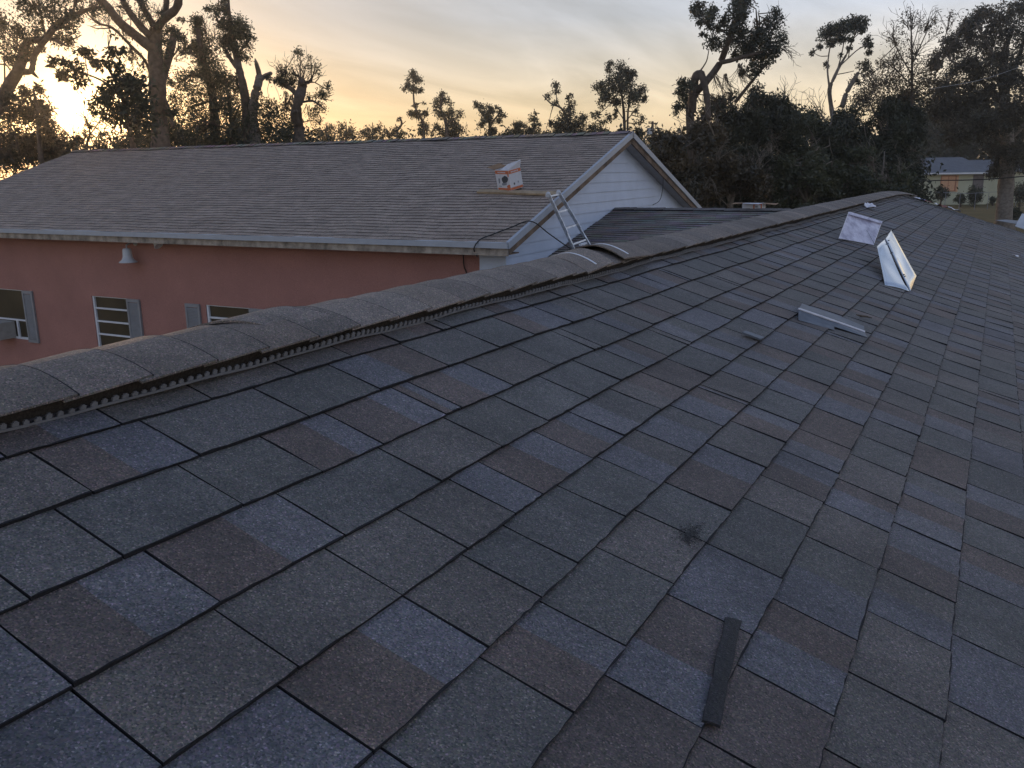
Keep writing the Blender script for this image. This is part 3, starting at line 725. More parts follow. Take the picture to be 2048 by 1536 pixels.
while z < ZE - .2:
    m1.hexa([(-.80, EO - .016, z), (-RO - .05, EO - .016, z), (-RO - .05, EO + .03, z), (-.80, EO + .03, z)], [(-.80, EO - .002, min(z + .4, ZE - .19)), (-RO - .05, EO - .002, min(z + .4, ZE - .19)), (-RO - .05, EO + .03, min(z + .4, ZE - .19)), (-.80, EO + .03, min(z + .4, ZE - .19))]); z += .39
m1.build('siding_return', M_SIDING, hall)
def window(h, muntins, mids=()):
    a, b, c, d = h; y = EO + .05
    m1 = MB(); fw_ = .055
    m1.box(a, a + fw_, y - .03, y + .05, c, d); m1.box(b - fw_ * .5, b, y - .03, y + .05, c, d); m1.box(a + fw_, b - fw_ * .5, y - .03, y + .05, d - .02, d); m1.box(a + fw_, b - fw_ * .5, y - .03, y + .05, c, c + .05)
    w = m1.build('window', M_WHITE, hall)
    zs = [c + .05] + sorted(muntins) + [d - .02]
    for z in muntins:
        m2 = MB(); m2.box(a + fw_, b - fw_ * .5, y - .022, y + .03, z - .018, z + .018); m2.build('muntin', M_WHITE, w)
    for z0, z1 in zip(zs[:-1], zs[1:]):
        m2 = MB(); e0 = .018 if z0 in muntins else 0; e1 = .018 if z1 in muntins else 0
        m2.box(a + fw_, b - fw_ * .5, y + .012, y + .018, z0 + e0, z1 - e1); m2.build('pane', M_GLASS, w)
    for x in mids:
        m2 = MB(); m2.box(x - .03, x + .03, y - .025, y + .035, c + .05, 1.29); m2.build('mullion', M_WHITE, w)
    return w
window(WIN[0], [1.31], (-13.90,)); window(WIN[1], [1.18, 1.48, 1.78]); window(WIN[2], [1.18, 1.48, 1.79])
def shutter(a, b, c=.80, d=2.06):
    y = EO - .045; m1 = MB(); e = .05
    m1.box(a, a + e, y, EO - .002, c, d); m1.box(b - e, b, y, EO - .002, c, d); m1.box(a + e, b - e, y, EO - .002, c, c + .08); m1.box(a + e, b - e, y, EO - .002, d - .07, d)
    s_ = m1.build('shutter', M_SHUT, hall); m2 = MB(); z = c + .09
    while z < d - .09:
        m2.hexa([(a + e, y + .004, z), (b - e, y + .004, z), (b - e, y + .03, z + .022), (a + e, y + .03, z + .022)], [(a + e, y + .004, z + .008), (b - e, y + .004, z + .008), (b - e, y + .03, z + .03), (a + e, y + .03, z + .03)]); z += .032
    m2.build('louvres', M_SHUT, s_)
for a, b in ((-13.45, -13.07), (-9.80, -9.39), (-7.99, -7.57), (-6.18, -5.75)): shutter(a, b)
m1 = MB(); m1.box(-5.2, -5.14, EO - .05, EO - .002, 3.05, 3.2)
# window air conditioner
root = frame_root('window_air_conditioner'); tag(root, 'beige window air conditioner sticking out of the salmon wall window', 'air conditioner')
m1 = MB(); m1.box(-14.62, -14.02, EO - .38, EO + .04, .86, 1.27); m1.build('case', M_AC, root)
m1 = MB()
for i in range(9): m1.box(-14.56, -14.08, EO - .392, EO - .378, .90 + i * .037, .918 + i * .037)
m1.build('grille', M_SHUT, root)
# bell lamp and flood light under the eave
root = frame_root('bell_lamp'); tag(root, 'grey bell shaped lamp hanging on the salmon wall', 'lamp')
m1 = MB(); m1.lathe([(.02, .30), (.075, .295), (.09, .27), (.095, .20), (.10, .12), (.125, .06), (.185, .015), (.19, 0), (.17, .004), (.10, .07), (.02, .10)], 20, (-9.33, EO - .24, 2.895)); m1.build('shade', M_GREY, root, True)
m1 = MB(); m1.tube([(-9.33, EO - .24, 3.18), (-9.33, EO - .24, 3.26), (-9.33, EO - .12, 3.31), (-9.33, EO, 3.29)], .018, 8); m1.lathe([(.06, 0), (.06, .02), (.02, .03)], 12, (-9.33, EO, 3.29), [[1, 0, 0], [0, 0, -1], [0, 1, 0]]); m1.build('arm', M_GREY, root)
root = frame_root('flood_light'); tag(root, 'small pale flood light tucked under the dirty eave', 'lamp')
ax = np.array([[.7, .3, .64], [-.2, .95, -.24], [-.68, .05, .73]]).T
m1 = MB(); m1.lathe([(.03, .16), (.06, .14), (.075, .05), (.10, 0), (.09, -.01), (.02, .02)], 12, (-8.42, EO - .18, 3.27), ax); m1.build('head', M_WHITE, root)
m1 = MB(); m1.tube([(-8.36, EO - .18, 3.34), (-8.34, EO - .16, 3.375)], .016, 6); m1.build('stem', M_GREY, root)
# black cable over the roof corner to the ladder, and one hanging down the wall
def curve(pts, n=8):
    pts = [np.array(p_, float) for p_ in pts]; ext = [2 * pts[0] - pts[1]] + pts + [2 * pts[-1] - pts[-2]]; o_ = []
    for i in range(1, len(ext) - 2):
        p0, p1, p2, p3 = ext[i - 1:i + 3]
        for t in np.linspace(0, 1, n, endpoint=False): o_.append(.5 * (2 * p1 + (p2 - p0) * t + (2 * p0 - 5 * p1 + 4 * p2 - p3) * t * t + (3 * p1 - p0 - 3 * p2 + p3) * t ** 3))
    return o_ + [pts[-1]]
m1 = MB(); m1.tube([glob(p_) for p_ in curve([(-.72, .25, 3.30), (-.60, -.05, 3.46), (-.52, .03, 3.60), (-.42, .28, 3.67), (-.22, .55, 3.77), (.03, .80, 3.86), (.25, 1.1, 3.62), (.5, 1.5, 3.33), (.62, 1.75, 3.28), (.75, 1.95, 3.33), (1.1, 1.9, 3.28), (1.8, 1.6, 2.99), (2.6, 1.5, 2.97)])], .011, 6)
tag(m1.build('power_cable', M_CABLE), 'black cable draped over the roof corner and across the ladder', 'cable')
m1 = MB(); m1.tube([glob(p_) for p_ in curve([(-1.05, .30, 3.36), (-1.08, .40, 3.30), (-1.10, .455, 3.1), (-1.04, .455, 2.9), (-1.12, .455, 2.6), (-1.25, .455, 2.3), (-1.2, .455, 1.6)])], .010, 6)
tag(m1.build('wall_cable', M_CABLE), 'thin dark cable hanging down the salmon wall beside the white corner', 'cable')
m1 = MB(); m1.tube([glob(p_) for p_ in curve([(-.02, 8.0, 4.60), (-.05, 8.05, 4.2), (-.1, 8.0, 3.95), (-.2, 7.8, 3.85)])], .007, 5)
tag(m1.build('hanging_wire', M_CABLE), 'thin wire hanging from the far rake of the white gable', 'wire')

# ------------------------------------------------------------------ lower roof against the gable
low = frame_root('lower_wing'); tag(low, 'low wing with dark shingle roof built against the white gable wall', 'building')
LT_ = .213; LY, LZ = 5.512, 3.855
def lp(s, x, off=0): # s metres down from the ridge, horizontally
    return np.array([x, LY - s, LZ - LT_ * s + off])
def lpm(s, x, off=0): return np.array([x, LY + s, LZ - LT_ * s + off])
LX0, LX1, LS = -RO + .02, 4.75, 4.6
m1 = MB(); m1.face([lp(LS, LX0, -.01), lp(LS, LX1, -.01), lp(0, LX1, -.01), lp(0, LX0, -.01)]); m1.face([lpm(0, LX0, -.01), lpm(0, LX1, -.01), lpm(LS, LX1, -.01), lpm(LS, LX0, -.01)])
lroof = m1.build('roof', M_FELT, low)
m1 = MB(); k = 0; LC = [(0.185, 0.165, 0.155), (0.172, 0.155, 0.146), (0.195, 0.176, 0.162)]
while k * .14 < LS:
    x = LX0 + R.uniform(0, .3)
    xs = [LX0]; 
    while x < LX1: xs.append(x); x += R.uniform(.17, .33)
    xs.append(LX1)
    for a, b in zip(xs[:-1], xs[1:]):
        c = tuple(v * R.uniform(.85, 1.15) for v in R.choice(LC)); w0, w1 = .006 * math.sin(a * 4 + k), .006 * math.sin(b * 4 + k)
        for fn in (lp, lpm):
            q = [fn(k * .14 + .14, a + .002, .011 + w0), fn(k * .14 + .14, b - .002, .011 + w1), fn(k * .14 - .01, b - .002, .001), fn(k * .14 - .01, a + .002, .001), fn(k * .14 + .14, a, -.004), fn(k * .14 + .14, b, -.004)]
            m1.face(q[:4] if fn is lp else q[:4][::-1], 0, c); e = [q[4], q[5], q[1], q[0]]; m1.face(e if fn is lp else e[::-1], 1, c)
    k += 1
o = m1.build('shingles', [M_SHF, M_EDGEF], lroof); o['kind'] = 'stuff'
m1 = MB(); x = LX0 + .0
while x < LX1:
    e = min(x + .16, LX1); c = tuple(v * .7 for v in R.choice(LC)); z = R.uniform(.02, .032)
    for fn, fl_ in ((lp, 0), (lpm, 1)):
        q = [fn(.15, x, z), fn(.15, e + .01, z + .006), fn(0, e + .01, z + .012), fn(0, x, z + .006)]; m1.face(q if not fl_ else q[::-1], 0, c)
        q2 = [fn(.15, x, -.0), fn(.15, e + .01, .0), q[1], q[0]]; m1.face(q2 if not fl_ else q2[::-1], 1, c)
    x = e
m1.build('ridge_cap', [M_SHF, M_EDGE], lroof)
m1 = MB(); m1.box(LX0 + .03, LX1 - .3, LY - LS + .35, LY + LS - .35, 0, 2.80); m1.build('wall', M_SIDING, low)

# ------------------------------------------------------------------ things on those roofs
def rot_frame(xdir, up):
    z = _n(np.array(up, float)); x = np.array(xdir, float); x = _n(x - z * (x @ z)); return np.stack([x, np.cross(z, x), z], 1)
m1 = MB(); a, b = sp(2.37, -1.80, .03), sp(2.22, -.03, .035); m1.bar(a, b, .14, .036, (0, -math.sin(SL), math.cos(SL)))
o = m1.build('plank', M_PLANK); o.location = tuple(ORG); o.rotation_euler = (0, 0, ANG); tag(o, 'pale wooden plank lying across the brown grey roof under the box', 'plank')
root = empty('cardboard_box', tuple(glob(sp(2.52, -1.30, .02)))); tag(root, 'open white and orange printed cardboard box standing on the plank', 'box')
fr_ = np.stack([EX, GY, np.array([0, 0, 1.0])], 1)
Bx = fr_ @ rot_frame((math.cos(math.radians(-24)), math.sin(math.radians(-24)), 0), (-.06, -.20, .97))
base = glob(sp(2.40, -1.25, .035)); bw, bd_, bh = .40, .30, .38
def bp(x, y, z): return base + Bx @ np.array([x, y, z])
def bbox(mb, x0, x1, y0, y1, z0, z1): mb.hexa([bp(x0, y0, z0), bp(x1, y0, z0), bp(x1, y1, z0), bp(x0, y1, z0)], [bp(x0, y0, z1), bp(x1, y0, z1), bp(x1, y1, z1), bp(x0, y1, z1)])
hw = bw / 2; t_ = .005
m1 = MB(); bbox(m1, -hw, hw, 0, t_, 0, bh); bbox(m1, -hw, hw, bd_ - t_, bd_, 0, bh); bbox(m1, -hw, -hw + t_, t_, bd_ - t_, 0, bh); bbox(m1, hw - t_, hw, t_, bd_ - t_, 0, bh); bbox(m1, -hw + t_, hw - t_, t_, bd_ - t_, 0, t_)
attach(m1.build('carton', M_BOXW), root)
m1 = MB(); bbox(m1, -hw + t_ + .001, hw - t_ - .001, t_ + .001, bd_ - t_ - .001, .02, .30); attach(m1.build('inner_lining', M_CARD), root)
def flap(pts, mt): 
    m = MB(); solid_poly(m, [bp(*p_) for p_ in pts], .004); attach(m.build('flap', mt), root)
flap([(-hw, bd_, bh), (-hw, 0, bh), (-hw - .20, -.02, bh + .05), (-hw - .20, bd_, bh + .06)], M_CARD)
flap([(hw, 0, bh), (hw, bd_, bh), (hw + .03, bd_ + .01, bh + .13), (hw - .05, .02, bh + .09)], M_BOXW)
flap([(-.03, 0, bh + .002), (hw, 0, bh + .002), (hw - .03, .19, bh + .11), (-.02, .20, bh + .07)], M_BOXW)
flap([(hw, bd_, bh + .002), (-.05, bd_, bh + .002), (.02, bd_ + .06, bh + .08), (hw - .02, bd_ + .05, bh + .10)], M_BOXW)
def print_(x0, x1, z0, z1, mt, face=0, nm='printed_band', o_=.0015):
    m = MB()
    if face == 0: bbox(m, x0, x1, -o_, -.0003, z0, z1)
    else: bbox(m, hw + .0003, hw + o_, x0, x1, z0, z1)
    attach(m.build(nm, mt), root)
print_(-hw + .002, hw - .002, bh - .075, bh - .012, M_ORANGE); print_(-hw + .02, hw - .002, .005, .045, M_ORANGE); print_(hw - .05, hw - .002, .045, .11, M_ORANGE); print_(hw - .04, hw - .002, bh - .12, bh - .076, M_ORANGE)
print_(.004, bd_ - .004, bh - .075, bh - .012, M_ORANGE, 1); print_(.004, bd_ - .004, .005, .05, M_ORANGE, 1)
for i in range(7): print_(-.12 + i * .034, -.12 + i * .034 + .022, bh - .056, bh - .034, M_BOXW, 0, 'lettering', .0024)
for i in range(5): print_(.06 + i * .036, .06 + i * .036 + .024, bh - .056, bh - .034, M_BOXW, 1, 'lettering', .0024)
def disc(x, z, rx, rz, mt, nm, face=0, o_=.0028, n=14):
    m = MB(); pts = []
    for j in range(n):
        t = 2 * math.pi * j / n; rr = 1 + .20 * math.sin(2 * t + .8) + .08 * math.sin(5 * t)
        pts.append(bp(x + rx * rr * math.cos(t), -o_, z + rz * rr * math.sin(t)) if face == 0 else bp(hw + o_, x + rx * math.cos(t), z + rz * math.sin(t)))
    solid_poly(m, pts, .002); attach(m.build(nm, mt), root)
disc(.065, .205, .085, .075, M_INK, 'product_picture'); disc(.03, .12, .07, .03, M_INKG, 'product_picture'); disc(-.11, .18, .022, .06, M_INKG, 'product_picture'); disc(.135, .075, .032, .032, M_ORANGE, 'product_picture')
disc(.10, .11, .016, .022, M_INK, 'product_picture', 1); disc(.20, .125, .016, .02, M_INKG, 'product_picture', 1); print_(-.14, -.06, .07, .085, M_INKG, 0, 'lettering', .002)
# ladder
root = empty('extension_ladder', tuple(glob((.62, 1.94, 2.62 + .45)))); tag(root, 'aluminium extension ladder leaning on the rake of the white gable', 'ladder')
LA, LB_ = np.array([.55, 1.75, 3.055]), np.array([.045, 1.43, 4.30]); RA, RB_ = np.array([.70, 2.13, 3.135]), np.array([.045, 1.86, 4.32])
nl = _n(np.cross(LB_ - LA, RA - LA))
for a, b in ((LA, LB_), (RA, RB_)):
    m1 = MB(); m1.bar(glob(a), glob(b), .022, .058, fr_ @ nl); attach(m1.build('rail', M_ALU), root)
    m1 = MB(); m1.bar(glob(a * .55 + b * .45 + nl * -.036), glob(b * 1.0 + nl * -.036), .016, .02, fr_ @ nl) ; attach(m1.build('fly_rail', M_ALU), root)
for i in range(5):
    t = .06 + i * .225; m1 = MB(); m1.bar(glob(LA * (1 - t) + LB_ * t), glob(RA * (1 - t) + RB_ * t), .03, .03, fr_ @ nl); attach(m1.build('rung', M_ALU), root)
for a, b in ((LA, LB_), (RA, RB_)):
    m1 = MB(); m1.lathe([(.045, 0), (.045, .06), (.02, .09)], 8, glob(b) - np.array([0, 0, .06]), rot_frame((1, 0, 0), (.2, 0, 1))); attach(m1.build('end_cap', M_GREY), root)
m1 = MB(); c0 = LA * .80 + RA * .2 + (LB_ - LA) * .12; c1 = LA * .3 + RA * .7; m1.bar(glob(c0 + [.04, .05, .18]), glob(LA * .6 + RA * .4 + [.03, 0, -.02]), .02, .03); m1.bar(glob(c0 + [.04, .05, .18]), glob(c1 + [.03, .05, -.04]), .02, .03); m1.bar(glob(c0 + [.04, -.12, .19]), glob(c0 + [.04, .14, .2]), .05, .03)
attach(m1.build('rung_lock', M_WHITE), root)
# second open box behind the low ridge
root = empty('open_carton', tuple(glob((2.64, 5.8, 3.7)))); tag(root, 'opened carton with brown flaps standing behind the low ridge', 'box')
m1 = MB(); 
def cb(mb, x0, x1, y0, y1, z0, z1): mb.hexa([glob((x0, y0, z0)), glob((x1, y0, z0)), glob((x1, y1, z0)), glob((x0, y1, z0))], [glob((x0, y0, z1)), glob((x1, y0, z1)), glob((x1, y1, z1)), glob((x0, y1, z1))])
cb(m1, 2.44, 2.84, 5.60, 5.606, 3.70, 3.985); cb(m1, 2.44, 2.84, 5.90, 5.906, 3.70, 3.985); cb(m1, 2.44, 2.446, 5.606, 5.90, 3.70, 3.985); cb(m1, 2.834, 2.84, 5.606, 5.90, 3.70, 3.985); attach(m1.build('carton', M_BOXW), root)
for q in ([(2.44, 5.60, 3.985), (2.44, 5.90, 3.985), (2.22, 5.90, 3.99), (2.20, 5.60, 3.965)], [(2.84, 5.90, 3.985), (2.84, 5.60, 3.985), (3.10, 5.62, 3.955), (3.10, 5.92, 3.975)]):
    m1 = MB(); solid_poly(m1, [glob(p_) for p_ in q], .004, np.array([0, 0, 1.0])); attach(m1.build('flap', M_CARD), root)
m1 = MB(); solid_poly(m1, [glob(p_) for p_ in [(2.44, 5.602, 3.987), (2.84, 5.602, 3.987), (2.80, 5.42, 3.975), (2.5, 5.42, 3.99)]], .004, np.array([0, 0, 1.0])); attach(m1.build('flap', M_BOXW), root)
for a, b, c, d, mt in ((2.66, 2.835, 3.955, 3.98, M_ORANGE), (2.66, 2.69, 3.88, 3.955, M_ORANGE), (2.81, 2.835, 3.88, 3.955, M_ORANGE), (2.70, 2.75, 3.90, 3.935, M_INKG)):
    m1 = MB(); cb(m1, a, b, 5.5975, 5.5995, c, d); attach(m1.build('printed_band', mt), root)

# ------------------------------------------------------------------ trees
class Leaves:
    def __init__(s): s.p = []; s.t = []
    def build(s, name, mtl, parent):
        v = np.concatenate(s.p); n = len(v) // 4
        me = bpy.data.meshes.new(name); me.vertices.add(4 * n); me.vertices.foreach_set('co', v.astype(np.float32).ravel())
        me.loops.add(4 * n); me.loops.foreach_set('vertex_index', np.arange(4 * n, dtype=np.int32))
        me.polygons.add(n); me.polygons.foreach_set('loop_start', np.arange(0, 4 * n, 4, dtype=np.int32)); me.polygons.foreach_set('loop_total', np.full(n, 4, dtype=np.int32))
        me.materials.append(mtl); me.update(calc_edges=True)
        at = me.attributes.new('tint', 'FLOAT_COLOR', 'FACE'); t = np.concatenate(s.t); c = np.stack([t, t, t, np.ones_like(t)], 1); at.data.foreach_set('color', c.astype(np.float32).ravel())
        me.validate(); o = bpy.data.objects.new(name, me); return attach(link(o), parent)
    def add(s, centers, size, droop=0.0, tone=0.5, aspect=0.42):
        n = len(centers)
        if n == 0: return
        a = NR.normal(size=(n, 3)); a[:, 2] -= droop; a /= np.linalg.norm(a, axis=1)[:, None]
        b = NR.normal(size=(n, 3)); b -= a * (a * b).sum(1)[:, None]; b /= np.linalg.norm(b, axis=1)[:, None]
        L = size * NR.uniform(.65, 1.35, n)[:, None]; Wd = L * aspect * NR.uniform(.7, 1.2, n)[:, None]; c = np.asarray(centers)
        q = np.stack([c, c + a * L * .5 + b * Wd * .5, c + a * L, c + a * L * .5 - b * Wd * .5], 1)
        s.p.append(q.reshape(-1, 3)); s.t.append(np.clip(tone + NR.normal(0, .28, n), 0, 1))
def smooth_line(pts, n=4):
    return np.array(curve(pts, n))
def tree(name, label, depth, limbs, clumps, leaf, size=.15, bark=M_BARK, group=None, twigs=(), droop=.3, dens=2.5, spread=.6, cat='tree', to_ground=True, subs=1.0, lines=()):
    """limbs: lists of (x, y, radius) where the photograph shows them; the tree stands at its own distance, with depth of its own"""
    k = depth / F_PX; base = P(limbs[0][0][0], limbs[0][0][1], depth); root = empty(name, (base[0], base[1], 0)); tag(root, label, cat, group)
    tr = MB(); nodes = []
    for li, lb in enumerate(limbs):
        dd = 0 if li == 0 else R.uniform(-1, 1) * spread * 1.2
        pts = []; rad = []
        for i, q in enumerate(lb):
            t = i / max(1, len(lb) - 1); pts.append(P(q[0], q[1], depth + (dd * t if li else .3 * math.sin(i * 1.7)))); rad.append(q[2] * k)
        if li == 0 and to_ground:
            b0 = pts[0].copy(); b0[2] = -.15; mid = (b0 + pts[0]) / 2 + [R.uniform(-.1, .1), 0, 0]; pts = [b0, mid] + pts; rad = [rad[0] * 1.6, rad[0] * 1.15] + rad
        ps = smooth_line(pts, 4); rs = np.interp(np.linspace(0, len(rad) - 1, len(ps)), range(len(rad)), rad) * (1 + NR.normal(0, .05, len(ps)))
        tr.tube(ps, rs, 8 if max(rad) > .08 else 5); nodes += [p_ for p_ in ps[len(ps) // 4:]]
    nodes = np.array(nodes); lv = Leaves(); right, upv, fwd = M[:, 0], -M[:, 1], M[:, 2]
    for cl in clumps:
        x, y, rx, ry, n = cl[:5]; dz = cl[5] if len(cl) > 5 else R.uniform(-1, 1) * spread
        c = P(x, y, depth + dz); ax, ay = rx * k, ry * k; az = (ax + ay) / 2
        m = max(2, int(n / 26 * subs)); v = NR.normal(size=(m, 3)); v /= np.linalg.norm(v, axis=1)[:, None]; v *= NR.uniform(.25, 1.0, m)[:, None] ** .5
        cen = c + v[:, :1] * ax * right + v[:, 1:2] * ay * upv + v[:, 2:] * az * fwd
        nn = nodes[np.argmin(((nodes - c) ** 2).sum(1))]
        # a twig to the clump and on to its sprays
        tr.tube([nn, nn * .5 + c * .5 + NR.normal(0, .06, 3) * az, c], [max(.012, k * 1.1), .7 * k + .006, .5 * k + .004], 4, cap=False)
        for e in cen[:: 2 if m > 8 else 1]:
            tr.tube([c, (c + e) / 2 + NR.normal(0, .08, 3) * az, e], [.5 * k + .003, .35 * k + .003, .25 * k + .002], 3, cap=False)
        idx = NR.integers(0, m, int(n * dens)); rs = min(ax, ay) * .38
        lv.add(cen[idx] + NR.normal(0, 1, (len(idx), 3)) * rs, size * .84, droop, NR.uniform(.1, .85))
    for (x, y, a0, ln, n, sp_) in twigs:
        for _ in range(int(n * 1.7)):
            a = math.radians(a0 + R.uniform(-sp_, sp_)); L = ln * R.uniform(.5, 1.1); p0 = np.array([x + R.uniform(-4, 4), y + R.uniform(-4, 4)]); pts = [P(*p0, depth)]; dd = 0
            for s in range(4):
                a += R.uniform(-.35, .35); p0 = p0 + np.array([math.cos(a), -math.sin(a)]) * L / 4; dd += R.uniform(-.2, .2); pts.append(P(*p0, depth + dd))
                if s > 0 and R.random() < .8:
                    a2 = a + R.choice((-1, 1)) * R.uniform(.4, .9); e = p0 + np.array([math.cos(a2), -math.sin(a2)]) * L * R.uniform(.15, .35); tr.tube([pts[-1], P(*e, depth + dd + .1)], [.5 * k, .22 * k], 3, cap=False)
            tr.tube(pts, np.linspace(.8, .25, 5) * k, 3, cap=False)
    for ln in lines:
        tr.tube(smooth_line([P(x, y, depth + R.uniform(-.3, .3)) for x, y in ln], 4), .5 * k, 3, cap=False)
    attach(tr.build('trunk', bark, None, True), root)
    if lv.p: lv.build('crown', leaf, root)
    return root

tree('leaning_tree', 'crooked leaning tree with leafy limbs at the picture\'s left edge', 34,
     [[(-40, 275, 18), (0, 207, 14), (20, 168, 12), (38, 138, 11), (50, 95, 9), (60, 81, 7), (92, 77, 7), (112, 50, 6.5), (150, 30, 5), (180, 18, 4), (205, 14, 2)],
      [(38, 142, 7), (62, 142, 5.5), (68, 115, 5.5), (82, 92, 5), (94, 77, 5)], [(62, 142, 4.5), (70, 150, 3), (77, 156, 1)], [(92, 77, 4), (110, 80, 3.5), (122, 86, 3.5), (134, 92, 2)],
      [(108, 60, 3.5), (130, 53, 2.5), (155, 53, 1.6)], [(92, 74, 2.5), (85, 42, 2), (78, 5, 2), (76, -25, 1.5)], [(140, 36, 4), (149, 12, 3), (150, -30, 2.5)], [(138, 78, 1.5), (152, 76, 1.5), (163, 70, 1)],
      [(10, 175, 2), (9, 130, 1.5), (8, 95, 1)], [(-10, 128, 1.5), (12, 130, 1.6), (20, 140, 1.5)], [(34, 100, 2), (34, 52, 1)]],
     [(18, 78, 30, 34, 420), (5, 40, 18, 22, 160), (72, 22, 32, 30, 420), (128, 42, 24, 20, 300), (128, 80, 18, 15, 240), (25, 125, 14, 26, 170), (60, 110, 12, 15, 130), (72, 70, 18, 14, 130), (112, 5, 32, 16, 200), (168, 6, 28, 16, 170), (75, 98, 11, 10, 80), (40, 62, 12, 12, 80), (150, 30, 12, 14, 90), (60, 10, 14, 16, 120), (192, 22, 16, 10, 60)],
     L_DARK, .15, twigs=[(180, 18, 60, 60, 8, 50), (190, 24, -30, 50, 6, 40), (150, 10, 80, 50, 6, 50), (30, 100, 100, 50, 5, 40)], spread=1.0)
tree('scrub_tree', 'scruffy brownish small tree below the leaning limbs at far left', 30,
     [[(82, 315, 5), (76, 245, 4), (72, 205, 3), (66, 178, 2)], [(76, 250, 2), (95, 225, 1.5), (100, 205, 1)], [(40, 310, 2), (30, 270, 2), (12, 240, 1)]],
     [(62, 212, 24, 22, 330), (38, 228, 34, 18, 360), (92, 238, 15, 20, 200), (28, 272, 36, 34, 420), (84, 182, 14, 10, 70), (60, 180, 20, 12, 90), (72, 292, 48, 24, 900), (112, 300, 28, 14, 300), (10, 310, 25, 20, 300), (20, 195, 18, 14, 110), (95, 262, 12, 18, 140)],
     L_BROWN, .17, spread=.8)
tree('broadleaf_tree', 'dark broad leaved tree with drooping sprays in front of the sun', 27,
     [[(268, 305, 6), (258, 255, 5), (248, 205, 4), (232, 165, 3.2), (210, 125, 2)], [(245, 200, 2.5), (210, 165, 2), (165, 145, 1.5), (130, 130, 1)], [(238, 180, 2.5), (275, 160, 2)], [(250, 225, 2.5), (215, 212, 2)], [(258, 250, 3), (290, 230, 2), (295, 200, 1.5)], [(216, 70, 1), (217, 100, 1)]],
     [(145, 140, 28, 15, 190), (170, 105, 22, 10, 110), (232, 98, 20, 9, 110), (215, 133, 25, 11, 150), (160, 162, 15, 13, 100), (250, 165, 38, 16, 380), (280, 178, 26, 24, 380), (205, 208, 34, 13, 240), (240, 225, 36, 20, 420), (285, 235, 30, 34, 560), (110, 122, 18, 8, 70), (225, 185, 25, 12, 200), (120, 148, 14, 8, 50), (190, 120, 15, 7, 60), (260, 200, 30, 18, 300), (222, 70, 3, 2, 6)],
     L_DARK, .19, droop=.5, spread=.7, subs=1.3, dens=1.5)
tree('sapling', 'thin twiggy sapling under the bright sun, behind the roof ridge', 40,
     [[(172, 310, 2.5), (180, 265, 2), (170, 232, 1.2)], [(180, 270, 1.5), (200, 240, 1), (205, 225, .8)], [(150, 310, 1.5), (140, 275, 1.2), (122, 255, 1)]],
     [(125, 264, 12, 15, 90), (150, 276, 14, 12, 90), (176, 252, 10, 20, 70), (200, 276, 18, 18, 120), (236, 296, 18, 7, 90), (272, 284, 20, 14, 110), (188, 238, 8, 16, 40), (155, 293, 25, 8, 140), (205, 296, 25, 8, 140), (112, 285, 15, 12, 110)],
     L_BROWN, .17, twigs=[(175, 250, 90, 40, 6, 50), (150, 280, 90, 40, 5, 50), (205, 270, 80, 40, 5, 50)])
tree('big_forked_tree', 'tallest bare forked tree with thick trunk beside the sun', 36,
     [[(322, 305, 20), (319, 240, 17), (316, 200, 16), (314, 160, 15), (310, 100, 15), (312, 62, 13)],
      [(306, 98, 11), (270, 70, 9.5), (240, 45, 8.5), (220, 20, 8.5), (200, -2, 8), (180, -28, 7)], [(301, 74, 8), (275, 45, 7.5), (255, 18, 6.5), (240, -12, 5)], [(308, 52, 7), (292, 25, 6), (275, -5, 5), (265, -30, 4)],
      [(313, 58, 9), (330, 36, 8.5), (350, 20, 8), (358, 0, 7), (361, -30, 6)], [(326, 38, 6), (333, 10, 6), (330, -30, 5)], [(322, 168, 9), (330, 140, 8), (338, 110, 8), (345, 82, 7.5), (347, 72, 6)],
      [(307, 165, 3), (290, 122, 3), (262, 92, 3), (225, 56, 2.6), (195, 46, 2), (173, 26, 1)], [(325, 185, 3.5), (338, 220, 4), (346, 255, 4)], [(225, 56, 1.5), (195, 57, 1), (180, 52, .7)], [(345, 115, 1.2), (356, 100, 1)]],
     [(340, 64, 20, 13, 260), (332, 84, 10, 12, 80), (356, 72, 12, 9, 110), (280, 112, 28, 22, 90), (300, 18, 40, 18, 110), (230, 14, 40, 16, 90), (330, 120, 12, 24, 80), (305, 272, 34, 36, 900), (335, 275, 30, 30, 600), (345, 225, 12, 14, 120), (260, 60, 25, 20, 50), (318, 40, 15, 12, 60)],
     L_DARK, .15, twigs=[(240, 48, -70, 45, 7, 40), (262, 95, -70, 45, 7, 40), (280, 50, 70, 50, 8, 40), (220, 20, -100, 45, 8, 50), (300, 60, 60, 40, 7, 60), (255, 20, 100, 40, 6, 50), (320, 30, 90, 45, 7, 50), (200, 48, 150, 40, 6, 50), (290, 120, -80, 35, 6, 40), (350, 120, 60, 30, 5, 50)], spread=1.2)
